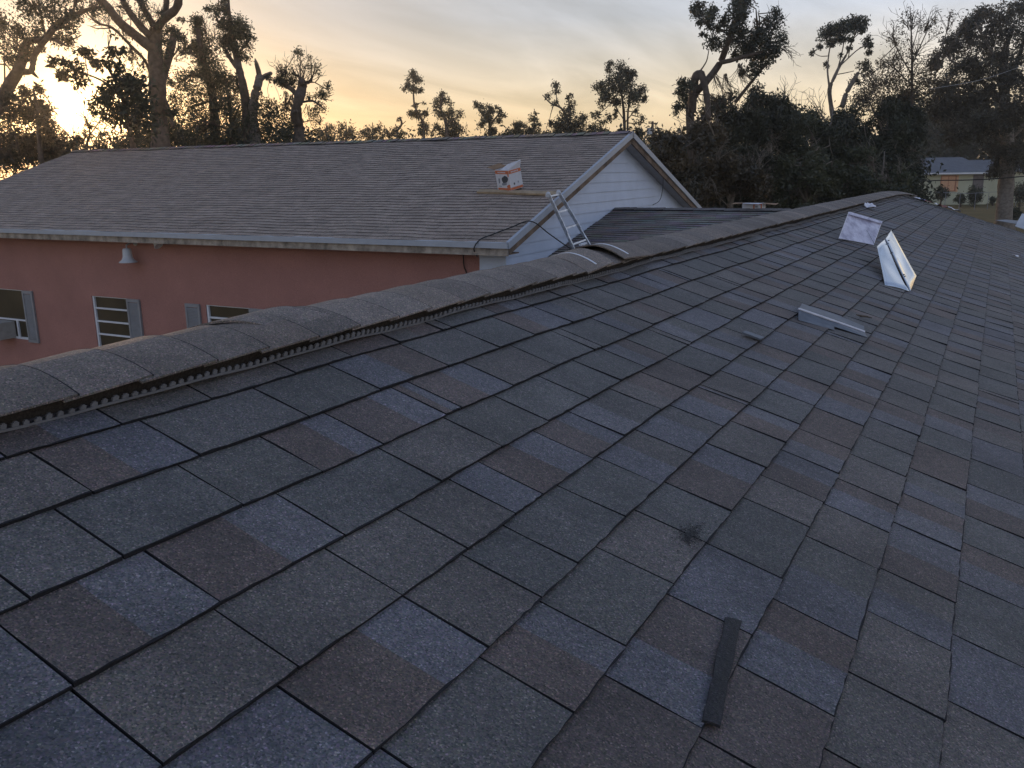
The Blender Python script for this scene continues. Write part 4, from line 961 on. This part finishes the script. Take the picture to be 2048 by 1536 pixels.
tree('ivy_clad_tree', 'ivy clad tree with narrow top just right of the big forked trunk', 42,
     [[(432, 305, 10), (426, 200, 8), (408, 125, 7), (396, 65, 5), (393, 38, 2)], [(420, 160, 4), (385, 150, 3), (360, 165, 2)], [(412, 130, 3), (380, 105, 2), (360, 112, 1.5)], [(425, 200, 3), (380, 215, 2)]],
     [(393, 48, 11, 20, 260), (397, 62, 9, 10, 160), (398, 92, 12, 12, 180), (405, 82, 15, 14, 240), (380, 90, 24, 11, 220), (365, 100, 14, 9, 110), (410, 110, 28, 18, 500), (420, 140, 24, 19, 480), (385, 150, 28, 18, 260), (360, 165, 18, 18, 190), (402, 180, 28, 22, 380), (440, 175, 26, 24, 480), (350, 190, 16, 18, 140), (375, 215, 26, 18, 240), (430, 220, 28, 28, 480), (360, 40, 9, 5, 40), (345, 165, 10, 12, 60), (425, 260, 30, 25, 500)],
     L_MID, .16, twigs=[(412, 70, 95, 40, 6, 25), (428, 80, 80, 35, 5, 30)])
tree('twin_stem_tree', 'slender tree with dense round leafy head left of the broken snag', 40,
     [[(500, 305, 11), (494, 230, 10), (488, 180, 8.5), (480, 145, 7), (472, 108, 6.5), (463, 62, 5), (458, 20, 3), (456, -15, 2)], [(480, 142, 5), (464, 122, 4.5), (452, 102, 3.5)], [(463, 62, 3), (440, 50, 2), (428, 20, 1.5)], [(475, 110, 2), (492, 90, 1.5)]],
     [(456, 12, 9, 20, 190), (430, 22, 14, 17, 130), (440, 50, 10, 14, 120), (466, 44, 19, 17, 340), (480, 60, 17, 19, 380), (465, 80, 24, 17, 500), (450, 88, 14, 18, 260), (495, 85, 13, 18, 170), (490, 110, 11, 11, 90), (470, 100, 14, 11, 190), (415, 14, 7, 14, 60), (502, 78, 7, 6, 40)],
     L_MID, .15, lines=[[(481, 130), (484, 150), (487, 165)], [(478, 120), (481, 140)]], twigs=[(440, 20, 85, 45, 6, 20)])
tree('ivy_thicket', 'dense ivy covered thicket between the narrow tree and the snag', 41,
     [[(465, 305, 5), (462, 240, 4), (455, 180, 3)], [(462, 250, 3), (480, 210, 2)], [(460, 260, 3), (420, 245, 2)]],
     [(460, 200, 24, 28, 420), (470, 240, 24, 28, 480), (400, 252, 38, 22, 480), (346, 235, 14, 14, 120), (452, 160, 18, 17, 300), (476, 170, 11, 14, 140), (480, 270, 30, 20, 500), (380, 285, 45, 16, 700), (440, 290, 45, 16, 800), (355, 265, 20, 16, 220)],
     L_MID, .17)
tree('broken_snag', 'bare broken snag with two splintered arms', 40,
     [[(512, 305, 14), (506, 240, 10), (508, 200, 9), (514, 177, 8.5), (518, 160, 8.5), (518, 148, 5.5), (513, 128, 4), (510, 117, 1)], [(517, 162, 5.5), (530, 152, 4.5), (541, 147, 4), (543, 146, 1)], [(513, 128, 1), (507, 122, .6)]],
     [(540, 156, 8, 5, 45), (506, 225, 14, 24, 200), (530, 215, 17, 18, 180), (542, 240, 20, 17, 200), (500, 252, 20, 20, 260), (525, 262, 25, 18, 320), (520, 190, 6, 8, 30)],
     L_MID, .15, M_BARKP, lines=[[(538, 165), (535, 180), (538, 195)], [(546, 165), (556, 185), (560, 200)]], twigs=[(545, 200, -60, 20, 3, 30)])
tree('stub_tree', 'stubby sawn off trunk with wispy shoots above the roof ridge', 38,
     [[(598, 305, 11), (598, 255, 10.5), (592, 230, 11), (597, 200, 10), (603, 180, 9.5), (605, 168, 9.5), (603, 163, 7)], [(597, 197, 5), (586, 181, 5), (571, 171, 4.5), (558, 160, 3)], [(606, 204, 2.6), (625, 202, 2.2), (640, 211, 1.8), (652, 221, 1.2)], [(608, 167, 4), (620, 164, 2.5), (630, 165, .6)], [(600, 250, 4), (590, 228, 6), (593, 222, 3)]],
     [(565, 150, 13, 13, 260), (559, 165, 14, 9, 200), (580, 166, 11, 11, 160), (586, 140, 9, 11, 50), (600, 120, 11, 24, 60), (596, 100, 7, 9, 24), (611, 136, 14, 14, 50), (631, 130, 11, 14, 36), (622, 115, 7, 7, 18), (640, 190, 16, 13, 130), (656, 180, 9, 12, 45), (636, 215, 13, 13, 90), (626, 240, 14, 14, 60), (570, 212, 14, 28, 110), (560, 236, 14, 18, 110), (585, 252, 9, 18, 70), (641, 150, 9, 7, 16), (575, 270, 18, 16, 220), (616, 200, 8, 10, 40)],
     L_MID, .13, twigs=[(600, 165, 92, 62, 10, 28), (615, 165, 62, 50, 7, 22), (570, 150, 110, 35, 5, 25), (640, 195, 35, 30, 6, 40), (572, 185, -90, 45, 9, 10), (582, 190, -90, 40, 6, 10), (615, 212, -90, 35, 5, 12), (630, 215, -88, 30, 5, 12)])
TL = 'trees along the far skyline'
tree('skyline_tree', 'tall thin skyline tree with a tufted head on bare stem', 82, [[(848, 290, 3), (847, 252, 3), (840, 232, 2.4), (830, 214, 2), (827, 190, 1.6), (826, 150, 1)], [(845, 245, 1.5), (856, 215, 1)]],
     [(826, 149, 9, 8, 170), (818, 164, 7, 7, 80), (836, 164, 8, 8, 110), (828, 181, 9, 8, 140), (812, 172, 7, 7, 60), (840, 177, 6, 6, 70), (829, 209, 4, 5, 45), (835, 229, 11, 7, 190), (848, 227, 7, 9, 110), (820, 228, 7, 7, 70), (848, 254, 9, 13, 170), (838, 265, 12, 7, 110), (846, 205, 7, 2, 14), (862, 262, 6, 10, 20)], L_MID, .26, group=TL, twigs=[(866, 265, 80, 30, 3, 30)])
tree('skyline_tree', 'skyline tree with dark ivy lump on its right, next to the tufted one', 82, [[(896, 290, 5), (891, 242, 3.5), (881, 215, 2.5), (886, 190, 1.4)], [(893, 250, 2), (912, 235, 1.2)]],
     [(886, 189, 7, 8, 100), (880, 204, 11, 9, 140), (870, 215, 9, 9, 100), (896, 204, 9, 7, 80), (880, 230, 11, 9, 140), (900, 230, 13, 9, 150), (906, 250, 11, 14, 360), (890, 265, 15, 9, 260), (920, 235, 9, 13, 80), (916, 260, 9, 11, 70), (874, 255, 7, 11, 70), (910, 268, 14, 8, 200)], L_MID, .26, group=TL, twigs=[(930, 268, 90, 20, 4, 40)])
tree('skyline_tree', 'skyline tree with three leafy lobes on a stout dark base', 78, [[(982, 290, 5), (981, 262, 4), (978, 236, 2.5)], [(980, 250, 2), (1000, 225, 1.2)], [(978, 245, 2), (958, 220, 1.2)]],
     [(957, 214, 7, 9, 110), (968, 225, 9, 11, 150), (980, 221, 9, 11, 150), (1000, 221, 8, 9, 100), (975, 240, 13, 9, 180), (1000, 235, 9, 7, 70), (965, 246, 9, 7, 80), (983, 266, 8, 9, 200), (1008, 232, 5, 4, 30)], L_MID, .26, group=TL)
tree('skyline_tree', 'small hooked bare topped tree low on the skyline', 80, [[(795, 285, 2.4), (795, 263, 2.4), (803, 249, 2.2), (801, 238, 1.8), (795, 236, 1)], [(795, 262, 1.2), (791, 248, .8)], [(803, 250, 1), (812, 242, .6)]],
     [(797, 238, 5, 3, 25), (785, 263, 9, 7, 100), (805, 271, 8, 8, 110), (775, 268, 8, 6, 70)], L_MID, .25, group=TL, twigs=[(785, 270, 120, 18, 3, 40)])
for lab, x, cl in (('low bushy skyline tree just right of the stubby trunk', 652, [(645, 262, 11, 11, 150), (661, 260, 9, 11, 120), (652, 274, 18, 7, 170)]),
                   ('low skyline bush with two small tufts', 692, [(688, 258, 9, 9, 90), (700, 262, 8, 8, 80), (693, 274, 14, 7, 140), (712, 274, 8, 8, 40)]),
                   ('low skyline bush with upright leaf sprays', 745, [(730, 270, 9, 8, 90), (740, 264, 9, 9, 90), (757, 260, 8, 10, 100), (765, 266, 7, 9, 80), (748, 276, 24, 6, 170)]),
                   ('dark low bush beside the three lobed skyline tree', 1036, [(1035, 249, 8, 9, 120), (1040, 262, 14, 10, 240), (1018, 266, 11, 7, 140), (1052, 255, 7, 8, 60), (1005, 272, 14, 6, 110)]),
                   ('thin conifer like skyline tree with tiered sprays', 1069, [(1070, 228, 3, 5, 24), (1068, 240, 8, 5, 50), (1072, 250, 9, 5, 70), (1060, 236, 6, 5, 30), (1066, 264, 12, 9, 180)]),
                   ('low thin bush beneath the round headed tree', 1200, [(1197, 258, 10, 9, 120), (1205, 242, 7, 9, 50), (1190, 232, 6, 7, 45), (1215, 268, 14, 7, 160)])):
    tree('skyline_bush', lab, 79 + R.uniform(-4, 6), [[(x, 285, 2), (x + 1, 265, 1.6), (x, 245, .8)]], cl, L_PALE if 'thin' in lab else L_MID, .26, group='low bushes along the far skyline', twigs=[(x, 268, 90, 24, 4, 60)])
tree('skyline_tree', 'dark skyline clump with a bare slanting branch to its left', 74, [[(1140, 290, 4), (1135, 240, 3), (1122, 216, 2.2), (1102, 207, 1.6), (1085, 190, .8)], [(1125, 222, 1.3), (1114, 200, 1), (1112, 170, .7)], [(1140, 240, 2), (1138, 200, 1)]],
     [(1110, 169, 8, 7, 80), (1112, 184, 7, 7, 55), (1100, 191, 8, 6, 55), (1108, 204, 7, 6, 45), (1138, 192, 5, 7, 45), (1141, 214, 9, 11, 220), (1125, 240, 14, 14, 380), (1150, 250, 14, 14, 380), (1120, 262, 19, 12, 460), (1166, 238, 9, 9, 90), (1098, 245, 7, 11, 80), (1180, 262, 14, 11, 210), (1150, 268, 20, 8, 300), (1090, 268, 12, 7, 150)], L_DARK, .24, group=TL)
tree('round_headed_tree', 'full round headed tree on thin stems behind the gable peak', 60, [[(1250, 290, 3), (1248, 232, 3), (1245, 200, 2.4), (1238, 160, 1.6)], [(1255, 270, 2), (1256, 222, 2), (1262, 180, 1.4)], [(1248, 240, 1.2), (1225, 205, 1)], [(1250, 245, 1.2), (1275, 215, 1)]],
     [(1220, 135, 7, 11, 130), (1240, 144, 11, 17, 300), (1255, 150, 9, 14, 240), (1266, 154, 7, 14, 170), (1225, 165, 13, 17, 360), (1250, 175, 19, 19, 560), (1200, 175, 11, 14, 190), (1215, 190, 14, 11, 260), (1275, 185, 13, 13, 270), (1286, 195, 7, 9, 80), (1265, 200, 14, 11, 230), (1235, 205, 14, 9, 200), (1205, 205, 9, 11, 90), (1230, 224, 11, 7, 60), (1195, 230, 7, 9, 50), (1215, 236, 9, 7, 45), (1270, 225, 7, 7, 40), (1290, 236, 9, 9, 45), (1240, 262, 9, 7, 150), (1275, 262, 13, 10, 200), (1275, 248, 7, 7, 40)], L_DARK, .2, spread=.8)
TK = 'overgrown trees on the right'
tree('vine_hung_tree', 'tall leaning vine hung tree standing behind the white gable', 36,
     [[(1384, 320, 10), (1380, 218, 8), (1392, 186, 7.5), (1410, 166, 7.5), (1430, 141, 7), (1442, 122, 6.5), (1452, 96, 6), (1462, 70, 5), (1472, 45, 5), (1480, 15, 4), (1485, -18, 3)],
      [(1442, 125, 5), (1465, 120, 4.5), (1490, 113, 4), (1520, 105, 3), (1545, 95, 1.5)], [(1470, 205, 4), (1490, 180, 3.5), (1510, 155, 3), (1532, 128, 2)], [(1384, 225, 8), (1388, 165, 8.5), (1400, 147, 8), (1408, 165, 6.5), (1415, 200, 6.5), (1417, 240, 5)],
      [(1400, 143, 1.8), (1413, 122, 1.2), (1418, 98, .9)], [(1515, 85, 2.2), (1514, 45, 2.2), (1512, 18, 1)], [(1519, 65, 1.6), (1519, 40, 1.5), (1516, 24, .8)], [(1466, 105, 1.5), (1482, 82, 1)], [(1440, 60, 1.2), (1460, 62, 1.5)], [(1400, 40, 1), (1430, 55, 1.4), (1462, 72, 2)], [(1450, 100, 1.5), (1430, 88, 1)]],
     [(1485, 5, 20, 17, 430), (1478, 30, 14, 14, 320), (1475, 55, 16, 17, 380), (1400, 20, 16, 14, 260), (1418, 30, 14, 16, 240), (1410, 46, 12, 8, 120), (1385, 24, 7, 9, 45), (1434, 56, 9, 7, 90), (1450, 45, 11, 11, 140), (1425, 85, 13, 13, 200), (1408, 70, 7, 4, 45), (1455, 80, 14, 14, 260), (1490, 80, 17, 17, 320), (1470, 110, 11, 7, 90), (1500, 100, 24, 17, 480), (1525, 70, 18, 20, 400), (1540, 100, 20, 17, 430), (1550, 50, 16, 17, 170), (1562, 75, 12, 13, 110), (1555, 24, 13, 18, 70), (1525, 120, 24, 11, 330), (1510, 140, 20, 11, 230), (1490, 150, 9, 7, 70), (1540, 35, 9, 9, 40), (1470, 15, 14, 12, 160),
      (1375, 170, 13, 15, 220), (1364, 185, 11, 11, 140), (1380, 205, 13, 13, 260), (1355, 215, 9, 12, 110)],
     L_DARK, .15, group=TK, twigs=[(1510, 40, -60, 50, 9, 40), (1480, 130, -80, 60, 10, 25), (1450, 150, -85, 50, 8, 20), (1565, 95, -20, 40, 6, 40), (1530, 60, 50, 50, 7, 40), (1430, 150, -70, 50, 7, 25), (1420, 190, -60, 60, 8, 40)], spread=1.2)
tree('tall_umbrella_tree', 'slim tree with flat umbrella crown rising above the thicket', 50,
     [[(1670, 270, 6), (1663, 218, 4.5), (1659, 180, 4), (1668, 156, 3.2), (1680, 131, 2.8), (1695, 105, 2.2), (1706, 78, 1.4)], [(1659, 176, 2.2), (1655, 142, 1.8), (1657, 112, 1.4), (1662, 86, 1)], [(1673, 148, 1.6), (1684, 105, 1.2), (1690, 72, .9)], [(1680, 132, 1.3), (1712, 102, 1.2), (1732, 90, .8)], [(1668, 150, 1), (1690, 146, 1), (1708, 142, .8)], [(1655, 112, 1), (1640, 112, .8), (1626, 105, .6)], [(1684, 215, 5), (1692, 188, 5), (1702, 170, 4.5), (1714, 149, 4), (1716, 146, 1.5)]],
     [(1650, 75, 13, 13, 260), (1666, 65, 15, 13, 330), (1686, 55, 17, 13, 380), (1706, 50, 15, 13, 380), (1721, 45, 11, 11, 240), (1728, 60, 7, 7, 100), (1675, 80, 13, 7, 140), (1696, 80, 11, 7, 90), (1735, 85, 9, 9, 170), (1740, 98, 7, 7, 90), (1660, 92, 9, 7, 60), (1640, 95, 7, 5, 45), (1625, 105, 4, 4, 30), (1650, 132, 5, 5, 45), (1700, 98, 7, 4, 45), (1680, 110, 7, 5, 20), (1726, 130, 11, 9, 130), (1706, 166, 9, 11, 90), (1735, 150, 12, 10, 80)],
     L_DARK, .18, M_BARKP, group=TK, spread=1.0)
tree('wispy_tree', 'wispy thin leaved tree with see-through top between umbrella tree and oak', 46,
     [[(1822, 280, 3.5), (1824, 150, 2.4), (1823, 80, 1.6), (1820, 12, .7)], [(1824, 150, 1.5), (1795, 100, 1.1), (1785, 70, .6)], [(1824, 130, 1.4), (1855, 60, 1), (1875, 22, .5)], [(1824, 170, 1.5), (1780, 130, 1), (1755, 115, .6)], [(1860, 150, 1.3), (1895, 60, 1), (1900, 22, .5)], [(1824, 100, 1), (1838, 50, .8), (1842, 20, .4)], [(1870, 150, 1.2), (1925, 50, .8), (1938, 22, .4)]],
     [(1825, 48, 22, 34, 90), (1792, 88, 22, 28, 120), (1850, 62, 22, 28, 90), (1830, 112, 40, 22, 260), (1872, 50, 12, 24, 36), (1897, 42, 12, 22, 30), (1780, 132, 24, 16, 170), (1930, 40, 10, 18, 24), (1760, 120, 12, 6, 30), (1770, 165, 42, 22, 520), (1820, 165, 44, 28, 620), (1740, 186, 28, 22, 420), (1870, 150, 28, 24, 360), (1720, 205, 25, 18, 300)],
     L_BROWN, .15, group=TK, twigs=[(1822, 60, 90, 50, 8, 35), (1850, 60, 60, 50, 6, 25), (1792, 90, 110, 50, 6, 30), (1895, 60, 75, 45, 5, 25), (1830, 110, 60, 60, 8, 60), (1800, 140, 120, 50, 7, 50), (1745, 170, 110, 40, 8, 40)], spread=1.2)
tree('spreading_oak', 'huge spreading oak with thick pale trunk before the green house', 60,
     [[(2008, 432, 17), (2012, 372, 15), (2015, 300, 15), (2010, 220, 11), (2006, 120, 7), (2026, 55, 4)], [(2012, 215, 6), (1955, 155, 4), (1900, 120, 2)], [(2011, 190, 6), (2042, 100, 4), (2060, 40, 2)], [(2008, 150, 4), (1970, 80, 2.5), (1950, 45, 1.5)], [(2014, 290, 5), (1960, 255, 3), (1915, 245, 2)], [(2016, 280, 5), (2060, 240, 4)]],
     [(2040, 18, 24, 18, 420), (2000, 30, 24, 18, 420), (1965, 30, 19, 13, 300), (1945, 50, 19, 14, 300), (1925, 66, 19, 14, 300), (1905, 86, 19, 14, 300), (1885, 106, 19, 14, 300), (1870, 126, 14, 11, 230), (1990, 70, 28, 17, 340), (2036, 70, 24, 24, 360), (1950, 92, 28, 18, 400), (1990, 112, 28, 18, 400), (2036, 120, 24, 24, 420), (1920, 128, 28, 18, 420), (1962, 140, 28, 18, 420), (2010, 162, 38, 22, 640), (1918, 172, 38, 22, 640), (1962, 200, 42, 22, 760), (2032, 212, 28, 28, 640), (1902, 222, 38, 22, 640), (1982, 250, 48, 22, 780), (2034, 270, 28, 28, 640), (1920, 265, 38, 18, 520), (2004, 302, 38, 13, 420), (1885, 185, 25, 22, 400), (1868, 215, 25, 22, 400), (2045, 165, 20, 20, 300), (2002, 330, 26, 16, 300), (1990, 350, 14, 12, 140), (2040, 320, 20, 22, 260)],
     L_OAK, .24, M_BARKP, group=TK, spread=2.0, dens=3.6)
# the dense growth under them, tree by tree
def thicket(label, x0, x1, top, depth, n, leaf, bottom=432, size=.2, seed=0, name='thicket_tree', bark=M_BARKP):
    rr = random.Random(seed); cl = []; xm = (x0 + x1) / 2
    for i in range(n):
        x = rr.uniform(x0, x1); e = abs((x - xm) / ((x1 - x0) / 2)); yt = top + (e ** 2) * 45; y = yt + (bottom - yt) * rr.random() ** 1.1
        cl.append((x, y, rr.uniform(15, 27), rr.uniform(12, 20), int(rr.uniform(240, 420)), rr.uniform(-1.6, 1.6)))
    limbs = [[(xm, bottom, 6), (xm + rr.uniform(-8, 8), (top + bottom) / 2, 5), (xm + rr.uniform(-15, 15), top + 15, 2)]]
    for i in range(3):
        yy = rr.uniform(top + 60, bottom - 20); limbs.append([(xm, yy, 3), (xm + rr.uniform(-.4, .4) * (x1 - x0), yy - 40, 2), (xm + rr.uniform(-.5, .5) * (x1 - x0), yy - 80, 1)])
    tw = [(rr.uniform(x0, x1), rr.uniform(top + 10, bottom - 60), rr.choice((-90, 80, 110, -70)), 55, 5, 40) for _ in range(9)]
    return tree(name, label, depth, limbs, cl, leaf, size, bark, group=TK, spread=1.5, twigs=tw, dens=2.0)
thicket('vine tangle at the foot of the leaning vine hung tree', 1320, 1440, 235, 34.5, 26, L_BROWN, seed=1)
thicket('dark ivy mass under the crown of the leaning tree', 1405, 1520, 190, 40, 30, L_DARK, seed=2)
thicket('dark leafy tree just right of the leaning tree', 1480, 1590, 180, 41, 32, L_DARK, seed=3)
thicket('low dark trees in the dip between leaning and umbrella trees', 1570, 1670, 228, 44, 26, L_MID, seed=4)
thicket('dense dark tree around the umbrella tree\'s stem', 1640, 1750, 205, 45, 30, L_DARK, seed=5)
thicket('broad dark evergreen in the middle of the right hand thicket', 1720, 1830, 195, 46, 34, L_DARK, seed=6)
thicket('dark evergreen at the thicket\'s edge next to the green house', 1775, 1842, 190, 47, 30, L_DARK, bottom=400, seed=7)
thicket('dusky tree behind the oak above the green house', 1830, 2000, 205, 126, 40, L_DARK, bottom=330, size=.55, seed=12)
thicket('brown tinged bush below the wispy tree', 1690, 1800, 300, 42, 20, L_MID, seed=8)
thicket('low bush in front of the thicket behind the low ridge', 1540, 1680, 310, 40, 22, L_MID, seed=9)
thicket('shrubby growth right behind the gable\'s far rake', 1395, 1520, 320, 37, 18, L_BROWN, seed=10)
# low growth behind the long roof on the left
lv = Leaves()
for i in range(150):
    x = R.uniform(-60, 650); dpt = R.uniform(38, 50); y = R.uniform(262, 330) if x > 250 else R.uniform(285, 340)
    c = P(x, y, dpt); n = 130; lv.add(c + NR.normal(0, 1, (n, 3)) * np.array([.5, .5, .32]), .19, .2, NR.uniform(.1, .6))
root = empty('undergrowth', (-30, 30, 0)); tag(root, 'dark low undergrowth massed behind the long roof ridge on the left', 'undergrowth', kind='stuff')
lv.build('foliage', L_DARK, root)
lv = Leaves()
for i in range(190):
    x = R.uniform(560, 1420); dpt = R.uniform(84, 120); y = R.uniform(272, 345)
    c = P(x, y, dpt); n = 60; lv.add(c + NR.normal(0, 1, (n, 3)) * np.array([1.0, 1.0, .6]), .42, .2, NR.uniform(.2, .7))
for i in range(260):
    x = R.uniform(1290, 1815); dpt = R.uniform(50, 62); y = R.uniform(285, 425)
    c = P(x, y, dpt); n = 90; lv.add(c + NR.normal(0, 1, (n, 3)) * np.array([.9, .9, .6]), .36, .2, NR.uniform(.0, .5))
for i in range(150):
    x = R.uniform(1780, 2120); dpt = R.uniform(122, 150); y = R.uniform(215, 345)
    c = P(x, y, dpt); n = 80; lv.add(c + NR.normal(0, 1, (n, 3)) * np.array([1.6, 1.6, 1.1]), .7, .2, NR.uniform(.0, .5))
root = empty('distant_wood', (-20, 90, 0)); tag(root, 'far dark wood closing the view behind the trees', 'wood', kind='stuff'); lv.build('foliage', L_DARK, root)

# ------------------------------------------------------------------ utility pole, wires, far house
root = empty('utility_pole', tuple(P(1306, 300, 70) * [1, 1, 0])); tag(root, 'wooden utility pole with pale box beyond the gable peak', 'pole')
b0, t0 = P(1306, 300, 70), P(1305, 243, 70); b0g = b0.copy(); b0g[2] = 0
m1 = MB(); m1.tube([b0g, b0, t0], [.15, .12, .10], 8); attach(m1.build('post', M_POLE), root)
m1 = MB(); c0 = P(1299, 262, 69.7); m1.box(c0[0] - .17, c0[0] + .17, c0[1] - .15, c0[1] + .15, c0[2] - .24, c0[2] + .24); attach(m1.build('transformer', M_GREY), root)
m1 = MB(); m1.bar(P(1297, 246, 70), P(1313, 247, 70), .1, .1); attach(m1.build('crossarm', M_POLE), root)
def wire(label, pts, r=.018, mt=M_CABLE):
    m1 = MB(); m1.tube(smooth_line([P(*q) for q in pts], 6), r, 5); tag(m1.build('overhead_wire', mt), label, 'wire', 'overhead wires')
wire('dark overhead wire crossing in front of the green house', [(1700, 372, 52), (1850, 362, 50), (1940, 360, 48), (2010, 356, 46), (2120, 346, 44)], .030)
wire('pale overhead wire crossing the oak near the upper right corner', [(1860, 178, 44), (1960, 160, 42), (2050, 130, 40), (2150, 92, 38)], .008, M_GREY)
M_GWALL = plain('pale_green_wall', (0.46, 0.47, 0.35), 0.8, var=0.08, scale=.6)
M_TRIM = plain('pink_window_trim', (0.42, 0.16, 0.10), 0.7, var=0.1)
M_PEACH = plain('peach_reflection_and_shutter', (0.62, 0.36, 0.22), 0.7, var=0.1)  # on the panes: reflected sunset sky painted as an even colour
M_CURT = plain('grey_brown_curtain', (0.16, 0.14, 0.14), 0.8, var=0.2)
M_FROOF = plain('blue_grey_roofing', (0.12, 0.13, 0.15), 0.85, var=0.15, scale=1.5)
root = empty('green_house', tuple(P(1930, 405, 104) * [1, 1, 0])); tag(root, 'pale green bungalow with blue grey roof behind the oak', 'house')
DH = 104.0; kx = DH / F_PX
rh = _n(np.array([M[0, 0], M[1, 0], 0])); fh = np.array([-rh[1], rh[0], 0]); oh = P(1913, 405, DH); oh[2] = 0
def hp(px, y, z): return oh + rh * ((px - 1913) * kx) + fh * y + np.array([0, 0, z])
def hbox(mb, p0, p1, y0, y1, z0, z1): mb.hexa([hp(p0, y0, z0), hp(p1, y0, z0), hp(p1, y1, z0), hp(p0, y1, z0)], [hp(p0, y0, z1), hp(p1, y0, z1), hp(p1, y1, z1), hp(p0, y1, z1)])
WZ = 3.75
m1 = MB(); hbox(m1, 1835, 1973, 0, 9, 0, WZ); hbox(m1, 1973.1, 2070, 2.4, 9, 0, WZ - .02); attach(m1.build('wall', M_GWALL), root)
m1 = MB(); e = 10
m1.hexa([hp(1825, -.7, WZ - .05), hp(1981, -.7, WZ - .05), hp(1981, 9.7, WZ - .05), hp(1825, 9.7, WZ - .05)], [hp(1860, 4.3, WZ + 1.75), hp(1950, 4.3, WZ + 1.75), hp(1950, 4.6, WZ + 1.75), hp(1860, 4.6, WZ + 1.75)])
m1.hexa([hp(1960, 1.8, WZ - .04), hp(2080, 1.8, WZ - .04), hp(2080, 9.6, WZ - .04), hp(1960, 9.6, WZ - .04)], [hp(1975, 5.2, WZ + 1.4), hp(2080, 5.2, WZ + 1.4), hp(2080, 5.6, WZ + 1.4), hp(1975, 5.6, WZ + 1.4)])
rf = attach(m1.build('roof', M_FROOF), root)
m1 = MB(); hbox(m1, 1825, 1981, -.74, -.68, WZ - .22, WZ - .03); m1.build('fascia', M_WHITE, rf)
for a, b, z0, z1, mt in ((1877, 1907, 1.55, 3.4, M_PEACH), (1941, 1962, 1.55, 3.45, M_CURT)):
    m1 = MB(); t = 1.2
    hbox(m1, a, a + t, -.08, .0, z0, z1); hbox(m1, b - t, b, -.08, 0, z0, z1); hbox(m1, a + t, b - t, -.08, 0, z1 - .1, z1); hbox(m1, a + t, b - t, -.08, 0, z0, z0 + .1); hbox(m1, (a + b) / 2 - .5, (a + b) / 2 + .5, -.07, 0, z0 + .1, z1 - .1)
    w = attach(m1.build('window', M_TRIM if mt is M_PEACH else M_CURT), root); m1 = MB(); hbox(m1, a + t, (a + b) / 2 - .5, -.04, -.01, z0 + .1, z1 - .1); m1.build('pane', mt, w); m1 = MB(); hbox(m1, (a + b) / 2 + .5, b - t, -.04, -.01, z0 + .1, z1 - .1); m1.build('pane', mt, w)
m1 = MB(); hbox(m1, 1908, 1912, -.06, 0, 1.5, 3.4); attach(m1.build('shutter', M_PEACH), root)
def shrub(label, x, y, rx, ry, depth, leaf, n=700):
    k = depth / F_PX; gz = P(x, y, depth); tree('shrub', label, depth, [[(x, y + ry * .8, 1.5), (x, y, 1.2), (x + 1, y - ry * .5, .8)]],
        [(x + rx * .5 * math.cos(t), y + ry * .5 * math.sin(t), rx * .6, ry * .6, n // 6) for t in (0, 1, 2.1, 3.1, 4.2, 5.2)], leaf, .2, cat='shrub', group='shrubs by the green house')
shrub('tall rounded dark shrub under the green house\'s curtained window', 1949, 390, 14, 17, 98, L_DARK, 1500)
shrub('low clipped shrub left of the tall rounded one', 1921, 398, 12, 9, 98, L_DARK, 900)
shrub('low loose shrub under the peach window', 1884, 386, 16, 12, 96, L_DARK, 900)
shrub('small shrub at the corner of the green house', 1985, 400, 9, 6, 100, L_DARK, 400)
shrub('dark bush heaped against the oak\'s trunk', 2022, 428, 20, 11, 68, L_DARK, 1200)
shrub('dark bush right of the oak\'s trunk', 2040, 388, 14, 18, 88, L_DARK, 1200)
root = empty('chain_link_fence', tuple(P(1940, 400, 94) * [1, 1, 0])); tag(root, 'thin chain link fence in front of the green house', 'fence')
m1 = MB(); m1.tube([P(1870, 384, 92), P(1934, 387, 92), P(2005, 383, 92), P(2060, 381, 92)], .022, 5); attach(m1.build('top_rail', M_INKG), root)
for x in (1892, 1921, 1952, 1978, 2004, 2034):
    a = P(x, 386, 92); b = a.copy(); b[2] = 0; m1 = MB(); m1.tube([b, a], .025, 5); attach(m1.build('post', M_INKG), root)

# ------------------------------------------------------------------ haze volume added to imitate lens glare around the sun
def haze_mat():
    m = bpy.data.materials.new('glare_haze'); m.use_nodes = True; t = m.node_tree; t.nodes.clear()
    o = N(t, 'ShaderNodeOutputMaterial'); v = N(t, 'ShaderNodeVolumePrincipled')
    v.inputs['Color'].default_value = (0.9, 0.9, 0.9, 1); v.inputs['Density'].default_value = 0.0008; v.inputs['Anisotropy'].default_value = 0.84
    t.links.new(v.outputs[0], o.inputs['Volume']); return m
m1 = MB(); m1.box(-602, 602, -602, 602, -1.0, 22.0); tag(m1.build('haze', haze_mat()), 'thin added haze over the roofs, imitating lens glare toward the sun', 'haze', kind='stuff')
